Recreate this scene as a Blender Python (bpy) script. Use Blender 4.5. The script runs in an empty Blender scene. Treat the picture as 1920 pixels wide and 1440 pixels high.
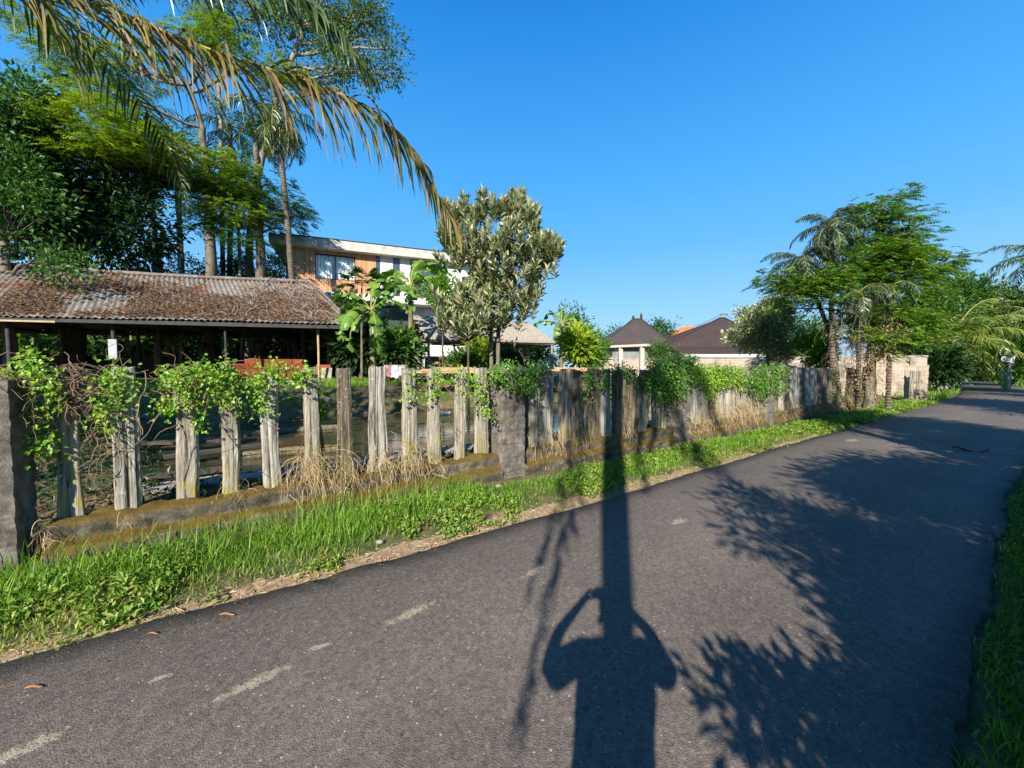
import bpy, math, random
import numpy as np
from mathutils import Vector, Matrix
R = math.radians
rng = np.random.default_rng(11)
random.seed(5)
scene = bpy.context.scene
COL = scene.collection

# ------------------------------------------------------------------ camera, world, sun, exposure
CAM_Z = 1.6
PITCH = R(2.54)
FPX = 721.0
cam_data = bpy.data.cameras.new("camera")
cam = bpy.data.objects.new("camera", cam_data)
COL.objects.link(cam)
cam.location = (0, 0, CAM_Z)
cam.rotation_euler = (R(90) - PITCH, 0, 0)
cam_data.sensor_width = 36.0
cam_data.lens = 36.0 * FPX / 1920.0
cam_data.clip_start = 0.02
cam_data.clip_end = 3000
scene.camera = cam

SUN_EL, SUN_AZ = R(30.2), R(194.3)          # azimuth clockwise from +Y
world = bpy.data.worlds.new("World")
scene.world = world
world.use_nodes = True
wn = world.node_tree
for n in list(wn.nodes): wn.nodes.remove(n)
wo = wn.nodes.new('ShaderNodeOutputWorld'); wb = wn.nodes.new('ShaderNodeBackground')
sky = wn.nodes.new('ShaderNodeTexSky'); sky.sky_type = 'NISHITA'
sky.sun_disc = False; sky.sun_elevation = SUN_EL; sky.sun_rotation = SUN_AZ
sky.air_density = 1.0; sky.dust_density = 0.0; sky.ozone_density = 4.0; sky.altitude = 0
wb.inputs['Strength'].default_value = 0.1
tcw = wn.nodes.new('ShaderNodeTexCoord'); sxw = wn.nodes.new('ShaderNodeSeparateXYZ'); wn.links.new(tcw.outputs['Generated'], sxw.inputs[0])
rw = wn.nodes.new('ShaderNodeValToRGB'); wn.links.new(sxw.outputs[2], rw.inputs[0])
SKY = [(0.0, (2.5, 4.1, 5.7)), (.06, (2.2, 3.9, 5.7)), (.15, (1.55, 3.55, 5.8)), (.28, (.75, 2.9, 5.8)), (.42, (.42, 2.45, 5.6)), (.65, (.1, 1.5, 4.5)), (.78, (.06, .8, 2.6)), (1.0, (.05, .35, 1.3))]
while len(rw.color_ramp.elements) < len(SKY): rw.color_ramp.elements.new(.5)
for i_, (p_, c_) in enumerate(SKY):
    rw.color_ramp.elements[i_].position = p_; rw.color_ramp.elements[i_].color = (*c_, 1)
mw = wn.nodes.new('ShaderNodeMix'); mw.data_type = 'RGBA'; mw.inputs[0].default_value = .93
wn.links.new(sky.outputs[0], mw.inputs[6]); wn.links.new(rw.outputs[0], mw.inputs[7]); wn.links.new(mw.outputs[2], wb.inputs['Color'])
wn.links.new(wb.outputs[0], wo.inputs['Surface'])
sun_dir = Vector((math.sin(SUN_AZ)*math.cos(SUN_EL), math.cos(SUN_AZ)*math.cos(SUN_EL), math.sin(SUN_EL)))
sd = bpy.data.lights.new("sun", 'SUN'); sd.energy = 5.0; sd.angle = R(0.53); sd.color = (1.0, 0.92, 0.8)
so = bpy.data.objects.new("sun", sd); COL.objects.link(so)
so.rotation_euler = sun_dir.to_track_quat('Z', 'Y').to_euler(); so.location = sun_dir*50
scene.view_settings.view_transform = 'Standard'; scene.view_settings.look = 'None'
scene.view_settings.exposure = 0.9; scene.view_settings.gamma = 1.0
scene.view_settings.use_curve_mapping = False
scene.render.engine = 'CYCLES'
scene.cycles.max_bounces = 6; scene.cycles.diffuse_bounces = 3; scene.cycles.glossy_bounces = 2
scene.cycles.transmission_bounces = 4; scene.cycles.transparent_max_bounces = 6
scene.cycles.caustics_reflective = False; scene.cycles.caustics_refractive = False

# ------------------------------------------------------------------ geometry helpers
_c, _s = math.cos(PITCH), math.sin(PITCH)
def W(px, py, t):
    """world point seen at photo pixel (px, py) at depth t in front of the lens"""
    x = (px-960)/FPX; v = (py-720)/FPX
    return np.array([x*t, (_c - v*_s)*t, CAM_Z - (v*_c + _s)*t])
def GZ(px, py, z=0.0):
    v = (py-720)/FPX
    return W(px, py, (CAM_Z - z)/(v*_c + _s))
def nrm(a):
    a = np.asarray(a, float); return a/np.maximum(np.linalg.norm(a, axis=-1, keepdims=True), 1e-9)
def sstep(a, b, x):
    t = np.clip((x-a)/(b-a), 0, 1); return t*t*(3-2*t)

class MB:
    def __init__(s): s.V = []; s.F = []; s.n = 0
    def add(s, V, F, mi=0, sm=False):
        V = np.asarray(V, float).reshape(-1, 3); F = np.asarray(F, np.int64)
        s.V.append(V); s.F.append((F + s.n, mi, sm)); s.n += len(V)
    def build(s, name, mats, parent=None, loc=None):
        V = np.concatenate(s.V) if s.V else np.zeros((0, 3))
        off = np.array(parent.location) if parent is not None else (np.array(loc) if loc is not None else np.zeros(3))
        if parent is not None and parent.parent is not None: off = off + np.array(parent.parent.location)
        V = V - off
        me = bpy.data.meshes.new(name)
        me.vertices.add(len(V)); me.vertices.foreach_set('co', V.astype(np.float32).ravel())
        loops = np.concatenate([f.ravel() for f, _, _ in s.F])
        tot = np.concatenate([np.full(len(f), f.shape[1]) for f, _, _ in s.F])
        st = np.concatenate([[0], np.cumsum(tot)[:-1]])
        me.loops.add(len(loops)); me.loops.foreach_set('vertex_index', loops.astype(np.int32))
        me.polygons.add(len(tot)); me.polygons.foreach_set('loop_start', st.astype(np.int32))
        me.polygons.foreach_set('loop_total', tot.astype(np.int32))
        me.polygons.foreach_set('material_index', np.concatenate([np.full(len(f), m) for f, m, _ in s.F]).astype(np.int32))
        me.polygons.foreach_set('use_smooth', np.concatenate([np.full(len(f), bool(m)) for f, _, m in s.F]))
        if not isinstance(mats, (list, tuple)): mats = [mats]
        for m in mats: me.materials.append(m)
        me.update(calc_edges=True); me.validate()
        o = bpy.data.objects.new(name, me); COL.objects.link(o)
        if parent is not None: o.parent = parent
        elif loc is not None: o.location = loc
        return o

def tag(o, label=None, cat=None, group=None, kind=None):
    if label: o['label'] = label
    if cat: o['category'] = cat
    if group: o['group'] = group
    if kind: o['kind'] = kind
    return o
def empty(name, loc, label, cat, group=None):
    o = bpy.data.objects.new(name, None); o.empty_display_size = .2; COL.objects.link(o); o.location = tuple(float(v) for v in loc)
    return tag(o, label, cat, group)
def dup(root, loc, rz=0.0, label=None, scale=1.0):
    r = root.copy(); COL.objects.link(r); r.location = tuple(float(v) for v in loc); r.rotation_euler = (0, 0, rz); r.scale = (scale,)*3
    if label: r['label'] = label
    for ch in list(root.children):
        c = ch.copy(); COL.objects.link(c); c.parent = r
        for g in list(ch.children):
            d = g.copy(); COL.objects.link(d); d.parent = c
    return r

def tube(mb, pts, rad, sides=8, mi=0, cap=True, rough=0.0, sm=True):
    pts = np.asarray(pts, float); n = len(pts); rad = np.broadcast_to(np.asarray(rad, float), (n,))
    T = nrm(np.gradient(pts, axis=0)); ref = np.array([1., 0, 0]) if abs(T[0][0]) < .8 else np.array([0, 1., 0])
    S = nrm(np.cross(T, ref)); U = np.cross(T, S)
    a = np.arange(sides)/sides*2*np.pi
    rr = rad[:, None]*(1 + (rng.normal(0, rough, (n, sides)) if rough else 0))
    V = pts[:, None, :] + rr[..., None]*(np.cos(a)[None, :, None]*S[:, None, :] + np.sin(a)[None, :, None]*U[:, None, :])
    i = np.arange(n-1)[:, None]*sides; j = np.arange(sides)[None, :]; k = (j+1) % sides
    F = np.stack([i+j, i+k, i+sides+k, i+sides+j], -1).reshape(-1, 4)
    mb.add(V, F, mi, sm)
    if cap:
        mb.add(np.concatenate([V[-1], pts[-1:]]), [[j, (j+1) % sides, sides] for j in range(sides)], mi, False)
def spline(pts, n):
    pts = np.asarray(pts, float)
    P = np.concatenate([[2*pts[0]-pts[1]], pts, [2*pts[-1]-pts[-2]]])
    u = np.linspace(0, len(pts)-1-1e-9, n); k = u.astype(int); f = (u-k)[:, None]
    a, b, c, d = P[k], P[k+1], P[k+2], P[k+3]
    return .5*((2*b)+(-a+c)*f+(2*a-5*b+4*c-d)*f**2+(-a+3*b-3*c+d)*f**3)
def box(mb, c, s, mi=0, ux=(1, 0, 0), uz=(0, 0, 1)):
    """oriented box: centre c, full sizes s along ux, uy, uz"""
    ux = nrm(ux); uz = nrm(uz); uy = np.cross(uz, ux)
    v = [np.array(c) + sx*s[0]/2*ux + sy*s[1]/2*uy + sz*s[2]/2*uz for sz in (-1, 1) for sy in (-1, 1) for sx in (-1, 1)]
    mb.add(v, [[0, 2, 3, 1], [4, 5, 7, 6], [0, 1, 5, 4], [2, 6, 7, 3], [0, 4, 6, 2], [1, 3, 7, 5]], mi)
def bev(o, w=.01, seg=2):
    m = o.modifiers.new('bevel', 'BEVEL'); m.width = w; m.segments = seg; m.limit_method = 'ANGLE'; return o
def leaves(mb, P, D, N, L, Wd, mi=0, fold=.18, droop=.12, mid=.5):
    P = np.asarray(P, float); n = len(P)
    D = nrm(D); S = nrm(np.cross(D, N)); N = np.cross(S, D)
    L = np.broadcast_to(L, (n,))[:, None]; Wd = np.broadcast_to(Wd, (n,))[:, None]
    tip = P + D*L - N*L*droop
    m = P + D*L*mid + N*Wd*fold
    V = np.stack([P, m + S*Wd/2, tip, m - S*Wd/2], 1)
    b = np.arange(n)[:, None]*4
    F = np.concatenate([b+np.array([0, 1, 2]), b+np.array([0, 2, 3])])
    mb.add(V, F, mi)
def ribbons(mb, path, S, Wd, mi=0, sm=False):
    """many strips at once: path (n,k,3), S (n,3) or (n,k,3) side vectors, Wd (n,k) widths; last width may be 0"""
    n, k, _ = path.shape
    if S.ndim == 2: S = np.repeat(S[:, None, :], k, 1)
    a = path + S*Wd[..., None]/2; b = path - S*Wd[..., None]/2
    V = np.stack([a, b], 2).reshape(n, 2*k, 3)
    i = np.arange(n)[:, None, None]*2*k; j = np.arange(k-1)[None, :, None]*2
    F = (i + j + np.array([0, 1, 3, 2])[None, None, :]).reshape(-1, 4)
    mb.add(V, F, mi, sm)
def sprays(mb, P, A, U, Ls, n, lw, mi=0, droop=.35):
    """feather-like compound leaves: base P, axis A, plane normal U, length Ls, n leaflet pairs"""
    P = np.asarray(P, float); A = nrm(A); S = nrm(np.cross(A, U)); U = np.cross(S, A); u = np.linspace(.18, 1, n)[None, :, None]; L = np.broadcast_to(Ls, (len(P),))[:, None, None]
    C = P[:, None] + A[:, None]*L*u - np.array([0, 0, 1.])*L*droop*u*u
    T = nrm(A[:, None] - np.array([0, 0, 1.])*2*droop*u)
    ll = L[..., 0]*.34*np.sin(np.pi*(.15+.8*u[..., 0]))
    for sg in (1, -1):
        D = nrm(T*.45 + S[:, None]*sg + rng.normal(0, .12, T.shape)); leaves(mb, C.reshape(-1, 3), D.reshape(-1, 3), np.repeat(U, n, 0)+rng.normal(0, .25, (len(P)*n, 3)), ll.ravel(), ll.ravel()*lw, mi, fold=.05)
def rdir(n, up=0.0, flat=1.0):
    d = rng.normal(0, 1, (n, 3)); d[:, 2] = d[:, 2]*flat + up; return nrm(d)

# ------------------------------------------------------------------ materials
def newmat(name):
    m = bpy.data.materials.new(name); m.use_nodes = True
    nt = m.node_tree
    for n in list(nt.nodes): nt.nodes.remove(n)
    return m, nt
def N(nt, t, **kw):
    n = nt.nodes.new('ShaderNode' + t)
    for k, v in kw.items():
        if k in n.inputs: n.inputs[k].default_value = v
        else: setattr(n, k, v)
    return n
def ramp(nt, fac, stops, interp='LINEAR'):
    r = nt.nodes.new('ShaderNodeValToRGB'); e = r.color_ramp.elements; r.color_ramp.interpolation = interp
    while len(e) < len(stops): e.new(.5)
    for i, (p, c) in enumerate(stops):
        e[i].position = p; e[i].color = (*c, 1) if len(c) == 3 else c
    nt.links.new(fac, r.inputs[0]); return r.outputs[0]
def noise(nt, vec, scale, detail=4, rough=.6):
    n = N(nt, 'TexNoise'); n.inputs['Scale'].default_value = scale; n.inputs['Detail'].default_value = detail; n.inputs['Roughness'].default_value = rough
    if vec is not None: nt.links.new(vec, n.inputs['Vector'])
    return n.outputs[0]
def mapping(nt, vec, scale=(1, 1, 1), loc=(0, 0, 0)):
    m = N(nt, 'Mapping'); m.inputs['Scale'].default_value = scale; m.inputs['Location'].default_value = loc
    nt.links.new(vec, m.inputs['Vector']); return m.outputs[0]
def mix(nt, fac, a, b, mode='MIX'):
    m = nt.nodes.new('ShaderNodeMix'); m.data_type = 'RGBA'; m.blend_type = mode
    for sock, v in ((m.inputs[0], fac), (m.inputs[6], a), (m.inputs[7], b)):
        if isinstance(v, (int, float)): sock.default_value = v
        elif isinstance(v, tuple): sock.default_value = (*v, 1) if len(v) == 3 else v
        else: nt.links.new(v, sock)
    return m.outputs[2]
def math_(nt, op, a, b=None, clamp=False):
    m = nt.nodes.new('ShaderNodeMath'); m.operation = op; m.use_clamp = clamp
    for i, v in enumerate((a, b)):
        if v is None: continue
        if isinstance(v, (int, float)): m.inputs[i].default_value = v
        else: nt.links.new(v, m.inputs[i])
    return m.outputs[0]
def finish(nt, col, rough=.85, bump=None, bstr=.3, bdist=.01, spec=.3, metal=0.0):
    p = N(nt, 'BsdfPrincipled'); o = N(nt, 'OutputMaterial')
    p.inputs['Specular IOR Level'].default_value = spec; p.inputs['Metallic'].default_value = metal
    if isinstance(rough, (int, float)): p.inputs['Roughness'].default_value = rough
    else: nt.links.new(rough, p.inputs['Roughness'])
    if isinstance(col, tuple): p.inputs['Base Color'].default_value = (*col, 1)
    else: nt.links.new(col, p.inputs['Base Color'])
    if bump is not None:
        b = N(nt, 'Bump'); b.inputs['Strength'].default_value = bstr; b.inputs['Distance'].default_value = bdist
        nt.links.new(bump, b.inputs['Height']); nt.links.new(b.outputs[0], p.inputs['Normal'])
    nt.links.new(p.outputs[0], o.inputs['Surface']); return p
def objvec(nt, seed=True):
    tc = N(nt, 'TexCoord'); 
    if not seed: return tc.outputs['Object']
    oi = N(nt, 'ObjectInfo'); v = N(nt, 'VectorMath'); v.operation = 'ADD'
    mm = math_(nt, 'MULTIPLY', oi.outputs['Random'], 37.0)
    nt.links.new(tc.outputs['Object'], v.inputs[0]); nt.links.new(mm, v.inputs[1]); return v.outputs[0]
def plain(name, c1, c2=None, scale=6, rough=.8, bstr=.3, bscale=40, bdist=.01, spec=.3, metal=0.0, c3=None, stretch=(1, 1, 1)):
    m, nt = newmat(name); v = mapping(nt, objvec(nt), stretch)
    c2 = c2 or tuple(x*.75 for x in c1)
    f = noise(nt, v, scale, 6, .65)
    st = [(.32, c2), (.62, c1)] if c3 is None else [(.3, c2), (.5, c1), (.7, c3)]
    finish(nt, ramp(nt, f, st), rough, noise(nt, v, bscale, 5, .7), bstr, bdist, spec, metal); return m
def leafmat(name, cols, trans=.25, rough=.5, spec=.35, hue=None):
    """cols: stops picked per leaf"""
    m, nt = newmat(name); g = N(nt, 'NewGeometry')
    k = len(cols); c = ramp(nt, g.outputs['Random Per Island'], [(i/max(k-1, 1), cc) for i, cc in enumerate(cols)])
    tc = N(nt, 'TexCoord'); big = noise(nt, tc.outputs['Object'], .9, 3)
    c = mix(nt, .55, c, ramp(nt, big, [(.3, (.62, .62, .62)), (.7, (1.25, 1.25, 1.1))]), 'MULTIPLY')
    p = N(nt, 'BsdfPrincipled'); p.inputs['Roughness'].default_value = rough; p.inputs['Specular IOR Level'].default_value = spec
    t = N(nt, 'BsdfTranslucent'); ms = N(nt, 'MixShader'); ms.inputs[0].default_value = trans; o = N(nt, 'OutputMaterial')
    nt.links.new(c, p.inputs['Base Color'])
    tcx = mix(nt, 1.0, c, (1.5, 1.6, .6), 'MULTIPLY'); nt.links.new(tcx, t.inputs['Color'])
    nt.links.new(p.outputs[0], ms.inputs[1]); nt.links.new(t.outputs[0], ms.inputs[2]); nt.links.new(ms.outputs[0], o.inputs['Surface'])
    return m
M = {}
# ------------------------------------------------------------------ fence frame of reference
FO = np.array([0, 5.82, 0.]); FU = nrm([1, .69, 0.]); FN = np.array([-FU[1], FU[0], 0.])
def FP(s, d, z): return FO + FU*s + FN*d + np.array([0, 0, z])
def dist_f(x, y): return (x*FN[0] + (y-5.82)*FN[1])
def Wf(px, py, d=0.0):
    r = W(px, py, 1.0) - np.array([0, 0, CAM_Z]); o = np.array([0, 0, CAM_Z]) - (FO + FN*d)
    t = -np.dot(o, FN)/np.dot(r, FN); return np.array([0, 0, CAM_Z]) + r*t
def s_of(px, d=0.0): return float(np.dot(Wf(px, 700, d)-FO, FU))
_h = rng.random((64, 64, 64))
def vnoise(P, sc=1.0):
    Q = np.asarray(P)*sc + 100.0; i = np.floor(Q).astype(int); f = Q-i; f = f*f*(3-2*f); i &= 63; j = (i+1) & 63
    r = 0
    for a in (0, 1):
        for b in (0, 1):
            for c in (0, 1):
                w = (f[..., 0] if a else 1-f[..., 0])*(f[..., 1] if b else 1-f[..., 1])*(f[..., 2] if c else 1-f[..., 2])
                r = r + w*_h[(j if a else i)[..., 0], (j if b else i)[..., 1], (j if c else i)[..., 2]]
    return r-.5
def ground_z(x, y):
    x = np.asarray(x, float); y = np.asarray(y, float)
    d = dist_f(x, y); P = np.stack([x, y, 0*x], -1)
    road_in = (d < -1.62) & (d > -4.75)
    verge = -.02 + .06*sstep(-1.62, -1.1, d) - .05*sstep(-.75, -.35, d)
    right = -.03 + .26*sstep(-4.75, -6.4, d) if False else -.03 + .26*sstep(4.75, 6.4, -d)
    z = np.where(d < -3, right, np.where(road_in, -.035, verge))
    bumps = .035*vnoise(P, 1.7) + .05*vnoise(P, .45)
    pondm = sstep(-1.02, -.84, x/np.maximum(y, .5))
    low = np.where(d < 1.7, .13, -.25)*pondm + .16*(1-pondm)
    low = np.where(d < 1.0, .1, low)
    beyond = low + (.92-low)*sstep(7.5, 9.2, d + .9*vnoise(P, .5)) + .2*sstep(9, 18, d) + .15*sstep(20, 45, d)
    beyond = .08 + (beyond-.08)*sstep(0.1, .7, d)
    flat = .02 + .12*sstep(2, 9, d)
    far = sstep(7.5, 13.5, x)
    beyond = beyond*(1-far) + flat*far
    z = np.where(d > .1, beyond, z)
    f2 = sstep(14, 20, x)*(np.abs(d) < 14)
    z = z*(1-f2) + -.03*f2
    return z + bumps*np.where(road_in | (f2 > .3), .0, 1)*sstep(0, .5, np.where(d < -3, -d-4.75, d+1.62))

# ------------------------------------------------------------------ ground
def fx(fld): return fld
def make_ground():
    xs = np.concatenate([np.array([-1400, -600, -250, -120, -70, -45]), np.arange(-32, 44, .28), np.array([50, 62, 80, 110, 160, 300, 700, 1400])])
    ys = np.concatenate([np.array([-1400, -500, -150, -60, -30, -18]), np.arange(-12, 46, .28), np.array([52, 62, 80, 110, 170, 300, 700, 1400])])
    X, Y = np.meshgrid(xs, ys); Z = ground_z(X, Y)
    V = np.stack([X, Y, Z], -1).reshape(-1, 3); nx = len(xs)
    i = np.arange(len(ys)-1)[:, None]*nx + np.arange(nx-1)[None, :]
    F = np.stack([i, i+1, i+nx+1, i+nx], -1).reshape(-1, 4)
    mb = MB(); mb.add(V, F, 0, True)
    m, nt = newmat('ground_soil'); tc = N(nt, 'TexCoord'); P = tc.outputs['Object']
    dp = N(nt, 'VectorMath'); dp.operation = 'DOT_PRODUCT'; dp.inputs[1].default_value = tuple(FN); nt.links.new(P, dp.inputs[0])
    d = math_(nt, 'SUBTRACT', dp.outputs['Value'], float(np.dot(FO, FN)))
    n1 = noise(nt, P, 2.2, 6); n2 = noise(nt, P, 14, 5, .7); n3 = noise(nt, P, .35, 3)
    soil = ramp(nt, n2, [(.3, (.075, .05, .03)), (.5, (.17, .115, .07)), (.72, (.32, .24, .16))])
    mossy = ramp(nt, n2, [(.3, (.03, .045, .012)), (.6, (.08, .11, .03)), (.8, (.16, .16, .06))])
    gm = ramp(nt, n1, [(.38, (0, 0, 0)), (.55, (1, 1, 1))])
    c = mix(nt, gm, soil, mossy)
    dd = math_(nt, 'ADD', d, math_(nt, 'MULTIPLY', math_(nt, 'SUBTRACT', n1, .5), .25))
    edge = math_(nt, 'MULTIPLY', math_(nt, 'GREATER_THAN', dd, -3.0), math_(nt, 'LESS_THAN', dd, -1.42))
    sand = ramp(nt, n2, [(.3, (.16, .1, .06)), (.6, (.36, .26, .17)), (.8, (.5, .4, .28))])
    c = mix(nt, edge, c, sand)
    finish(nt, c, .95, n2, .6, .03)
    tag(mb.build('ground', m), kind='structure')
make_ground()

# ------------------------------------------------------------------ road
Lp = [(-22, -11.6), (-12, -4.55), (-2.76, 2.0), (-1.34, 2.93), (0, 3.82), (2.54, 5.6), (4.55, 7.06), (7.88, 9.4), (12.0, 12.35), (16.2, 15.25), (21.4, 18.8), (30, 25.6), (45, 38.8), (57, 50), (70, 60), (90, 74), (120, 96)]
Rp = [(-19.5, -15), (-9.6, -7.6), (.3, .28), (1.72, 1.42), (2.75, 2.2), (4.65, 3.6), (6.9, 5.25), (9.8, 7.2), (14.4, 10.4), (19, 13.9), (25, 18.4), (35.5, 26), (48, 37), (59, 46), (73, 57), (93, 71), (123, 92)]
def make_road():
    n = 900; L = spline(np.c_[np.array(Lp), np.zeros(len(Lp))], n); Rr = spline(np.c_[np.array(Rp), np.zeros(len(Rp))], n)
    # denser near: resample by camera distance is unnecessary; edge wobble:
    nl = vnoise(L, 2.2)*.07 + vnoise(L, 9)*.035; nr = vnoise(Rr, 1.8)*.12 + vnoise(Rr, 8)*.05
    L = L + FN*nl[:, None]; Rr = Rr + FN*nr[:, None]
    k = 14; w = np.linspace(0, 1, k)
    V = L[:, None, :]*(1-w)[None, :, None] + Rr[:, None, :]*w[None, :, None]
    V[..., 2] = .012*np.sin(np.pi*w)[None, :] + .006*vnoise(V, .8)
    sk0 = V[:, :1] + np.array([0, 0, -.07]) + FN*.02; sk1 = V[:, -1:] + np.array([0, 0, -.07]) - FN*.02
    V = np.concatenate([sk0, V, sk1], 1); kk = k+2
    i = np.arange(n-1)[:, None]*kk + np.arange(kk-1)[None, :]
    F = np.stack([i, i+kk, i+kk+1, i+1], -1).reshape(-1, 4)[:, ::-1]
    mb = MB(); mb.add(V.reshape(-1, 3), F, 0, True)
    m, nt = newmat('asphalt'); tc = N(nt, 'TexCoord'); P = tc.outputs['Object']
    vo = N(nt, 'TexVoronoi'); vo.inputs['Scale'].default_value = 130; nt.links.new(P, vo.inputs['Vector'])
    vo2 = N(nt, 'TexVoronoi'); vo2.inputs['Scale'].default_value = 42; nt.links.new(P, vo2.inputs['Vector'])
    big = noise(nt, P, .7, 4); fine = noise(nt, P, 60, 4, .8); mid = noise(nt, P, 7, 5)
    c = ramp(nt, fine, [(.3, (.088, .074, .064)), (.5, (.14, .118, .101)), (.72, (.21, .178, .15))])
    c = mix(nt, 1.0, c, ramp(nt, big, [(.3, (.85, .85, .86)), (.7, (1.2, 1.18, 1.15))]), 'MULTIPLY')
    c = mix(nt, .7, c, ramp(nt, vo2.outputs['Color'], [(.1, (.7, .7, .7)), (.9, (1.3, 1.3, 1.3))]), 'MULTIPLY')
    c = mix(nt, math_(nt, 'GREATER_THAN', N_sep(nt, vo.outputs['Color'], 0), .996), c, (.42, .38, .3))
    dpn = N(nt, 'VectorMath'); dpn.operation = 'DOT_PRODUCT'; dpn.inputs[1].default_value = tuple(FN); nt.links.new(P, dpn.inputs[0])
    dn_ = math_(nt, 'ADD', math_(nt, 'SUBTRACT', dpn.outputs['Value'], float(np.dot(FO, FN))), math_(nt, 'MULTIPLY', math_(nt, 'SUBTRACT', big, .5), .5))
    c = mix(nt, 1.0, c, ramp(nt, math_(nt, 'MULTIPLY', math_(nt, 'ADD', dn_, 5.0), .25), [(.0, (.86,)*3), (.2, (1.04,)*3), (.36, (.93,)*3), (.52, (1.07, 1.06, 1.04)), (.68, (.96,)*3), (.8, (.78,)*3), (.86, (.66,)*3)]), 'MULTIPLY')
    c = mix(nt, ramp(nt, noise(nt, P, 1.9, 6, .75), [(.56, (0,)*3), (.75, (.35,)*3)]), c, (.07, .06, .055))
    # dry cement smears: ellipses broken up by noise
    sm = [(-1.31, 1.86, .17, .035, .75), (-.65, 2.42, .19, .04, .75), (.17, 2.92, .13, .035, .8), (-2.03, 1.54, .12, .04, .7), (1.72, 3.9, .12, .05, .6), (-1.8, 1.9, .05, .02, .6), (-1.09, 2.12, .07, .02, .6),
          (2.55, 4.26, .12, .05, .5), (3.0, 4.9, .1, .05, .5), (7.4, 8.3, .25, .1, .6), (7.9, 7.9, .2, .08, .6), (8.7, 8.5, .2, .1, .6), (5.2, 6.2, .2, .07, .6), (9.3, 9.0, .25, .1, .6), (6.2, 6.9, .16, .07, .6), (10.5, 9.5, .3, .12, .6)]
    tot = None
    for (x, y, a, b, ang) in sm:
        mp = N(nt, 'Mapping'); mp.vector_type = 'TEXTURE'; mp.inputs['Location'].default_value = (x, y, 0); mp.inputs['Rotation'].default_value = (0, 0, ang); mp.inputs['Scale'].default_value = (a*1.35, b*1.5, 5)
        nt.links.new(P, mp.inputs['Vector']); ln = N(nt, 'VectorMath'); ln.operation = 'LENGTH'; nt.links.new(mp.outputs[0], ln.inputs[0])
        e = math_(nt, 'SUBTRACT', 1.15, ln.outputs['Value'], True); tot = e if tot is None else math_(nt, 'MAXIMUM', tot, e)
    sp = noise(nt, P, 22, 5, .8)
    f = math_(nt, 'MULTIPLY', math_(nt, 'SUBTRACT', math_(nt, 'ADD', math_(nt, 'MULTIPLY', tot, .95), math_(nt, 'MULTIPLY', sp, 2.4)), 1.62), 4.0, True)
    f = math_(nt, 'MULTIPLY', f, math_(nt, 'GREATER_THAN', fine, .43)); f = math_(nt, 'MULTIPLY', f, math_(nt, 'MULTIPLY', math_(nt, 'GREATER_THAN', tot, .02), .6))
    c = mix(nt, f, c, (.45, .4, .27))
    h = math_(nt, 'ADD', math_(nt, 'MULTIPLY', vo.outputs['Distance'], -1.0), math_(nt, 'MULTIPLY', fine, 1.2))
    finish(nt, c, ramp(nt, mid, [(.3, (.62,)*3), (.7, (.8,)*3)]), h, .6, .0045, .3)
    tag(mb.build('road', m), kind='structure')
def N_sep(nt, sock, i):
    s = N(nt, 'SeparateColor'); nt.links.new(sock, s.inputs[0]); return s.outputs[i]
make_road()

# ------------------------------------------------------------------ pond and the concrete edge
def make_pond():
    mb = MB(); q = [FP(-6, .95, .06), FP(13, .95, .06), FP(13, 9.5, .06), FP(-13, 9.5, .06)]
    mb.add(q, [[0, 1, 2, 3]])
    m, nt = newmat('pond_water'); P = objvec(nt, False)
    n = noise(nt, P, .8, 4); r = noise(nt, P, 5, 3)
    finish(nt, ramp(nt, n, [(.3, (.02, .028, .016)), (.6, (.05, .055, .03)), (.75, (.1, .1, .06))]), ramp(nt, n, [(.45, (.06,)*3), (.75, (.3,)*3)]), r, .12, .03, .5)
    tag(mb.build('water', m), kind='structure')
    mb = MB(); rough_box(mb, FP(3.1, 1.35, .1), (15, .42, .16), FU, .12, .02)
    tag(mb.build('concrete_path', M['concrete']), kind='structure')
def rough_box(mb, c, size, ux, res=.06, amp=.01, sc=9, mi=0, joints=None, uz=(0, 0, 1)):
    ux = nrm(ux); uz = nrm(uz); uy = np.cross(uz, ux); c = np.asarray(c, float); ax = [ux, uy, uz]; h = np.array(size)/2
    for a in range(3):
        b, d = (a+1) % 3, (a+2) % 3
        nb, nd = max(1, int(size[b]/res)), max(1, int(size[d]/res))
        for sg in (-1, 1):
            if a == 2 and sg == -1: continue
            B, D = np.meshgrid(np.linspace(-h[b], h[b], nb+1), np.linspace(-h[d], h[d], nd+1), indexing='ij')
            L = np.zeros(B.shape+(3,)); L[..., a] = sg*h[a]; L[..., b] = B; L[..., d] = D
            G = c + L[..., :1]*ux + L[..., 1:2]*uy + L[..., 2:]*uz
            dn = nrm(L/np.maximum(h, .01)**1)          # push along a rounded direction so that corners stay closed
            off = amp*(vnoise(G, sc)*2 + vnoise(G, sc*3.1)) - .35*amp*(np.sum((np.abs(L)/h)**8, -1)-1)
            if joints: off = off - joints(L)
            dd = dn[..., :1]*ux + dn[..., 1:2]*uy + dn[..., 2:]*uz
            G = G + dd*off[..., None]
            i = np.arange(nb)[:, None]*(nd+1) + np.arange(nd)[None, :]
            F = np.stack([i, i+nd+1, i+nd+2, i+1], -1).reshape(-1, 4)
            if sg < 0: F = F[:, ::-1]
            mb.add(G.reshape(-1, 3), F, mi, True)
M['concrete'] = plain('pale_concrete', (.36, .34, .3), (.2, .19, .165), 3, .9, .3, 30)
make_pond()

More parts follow.
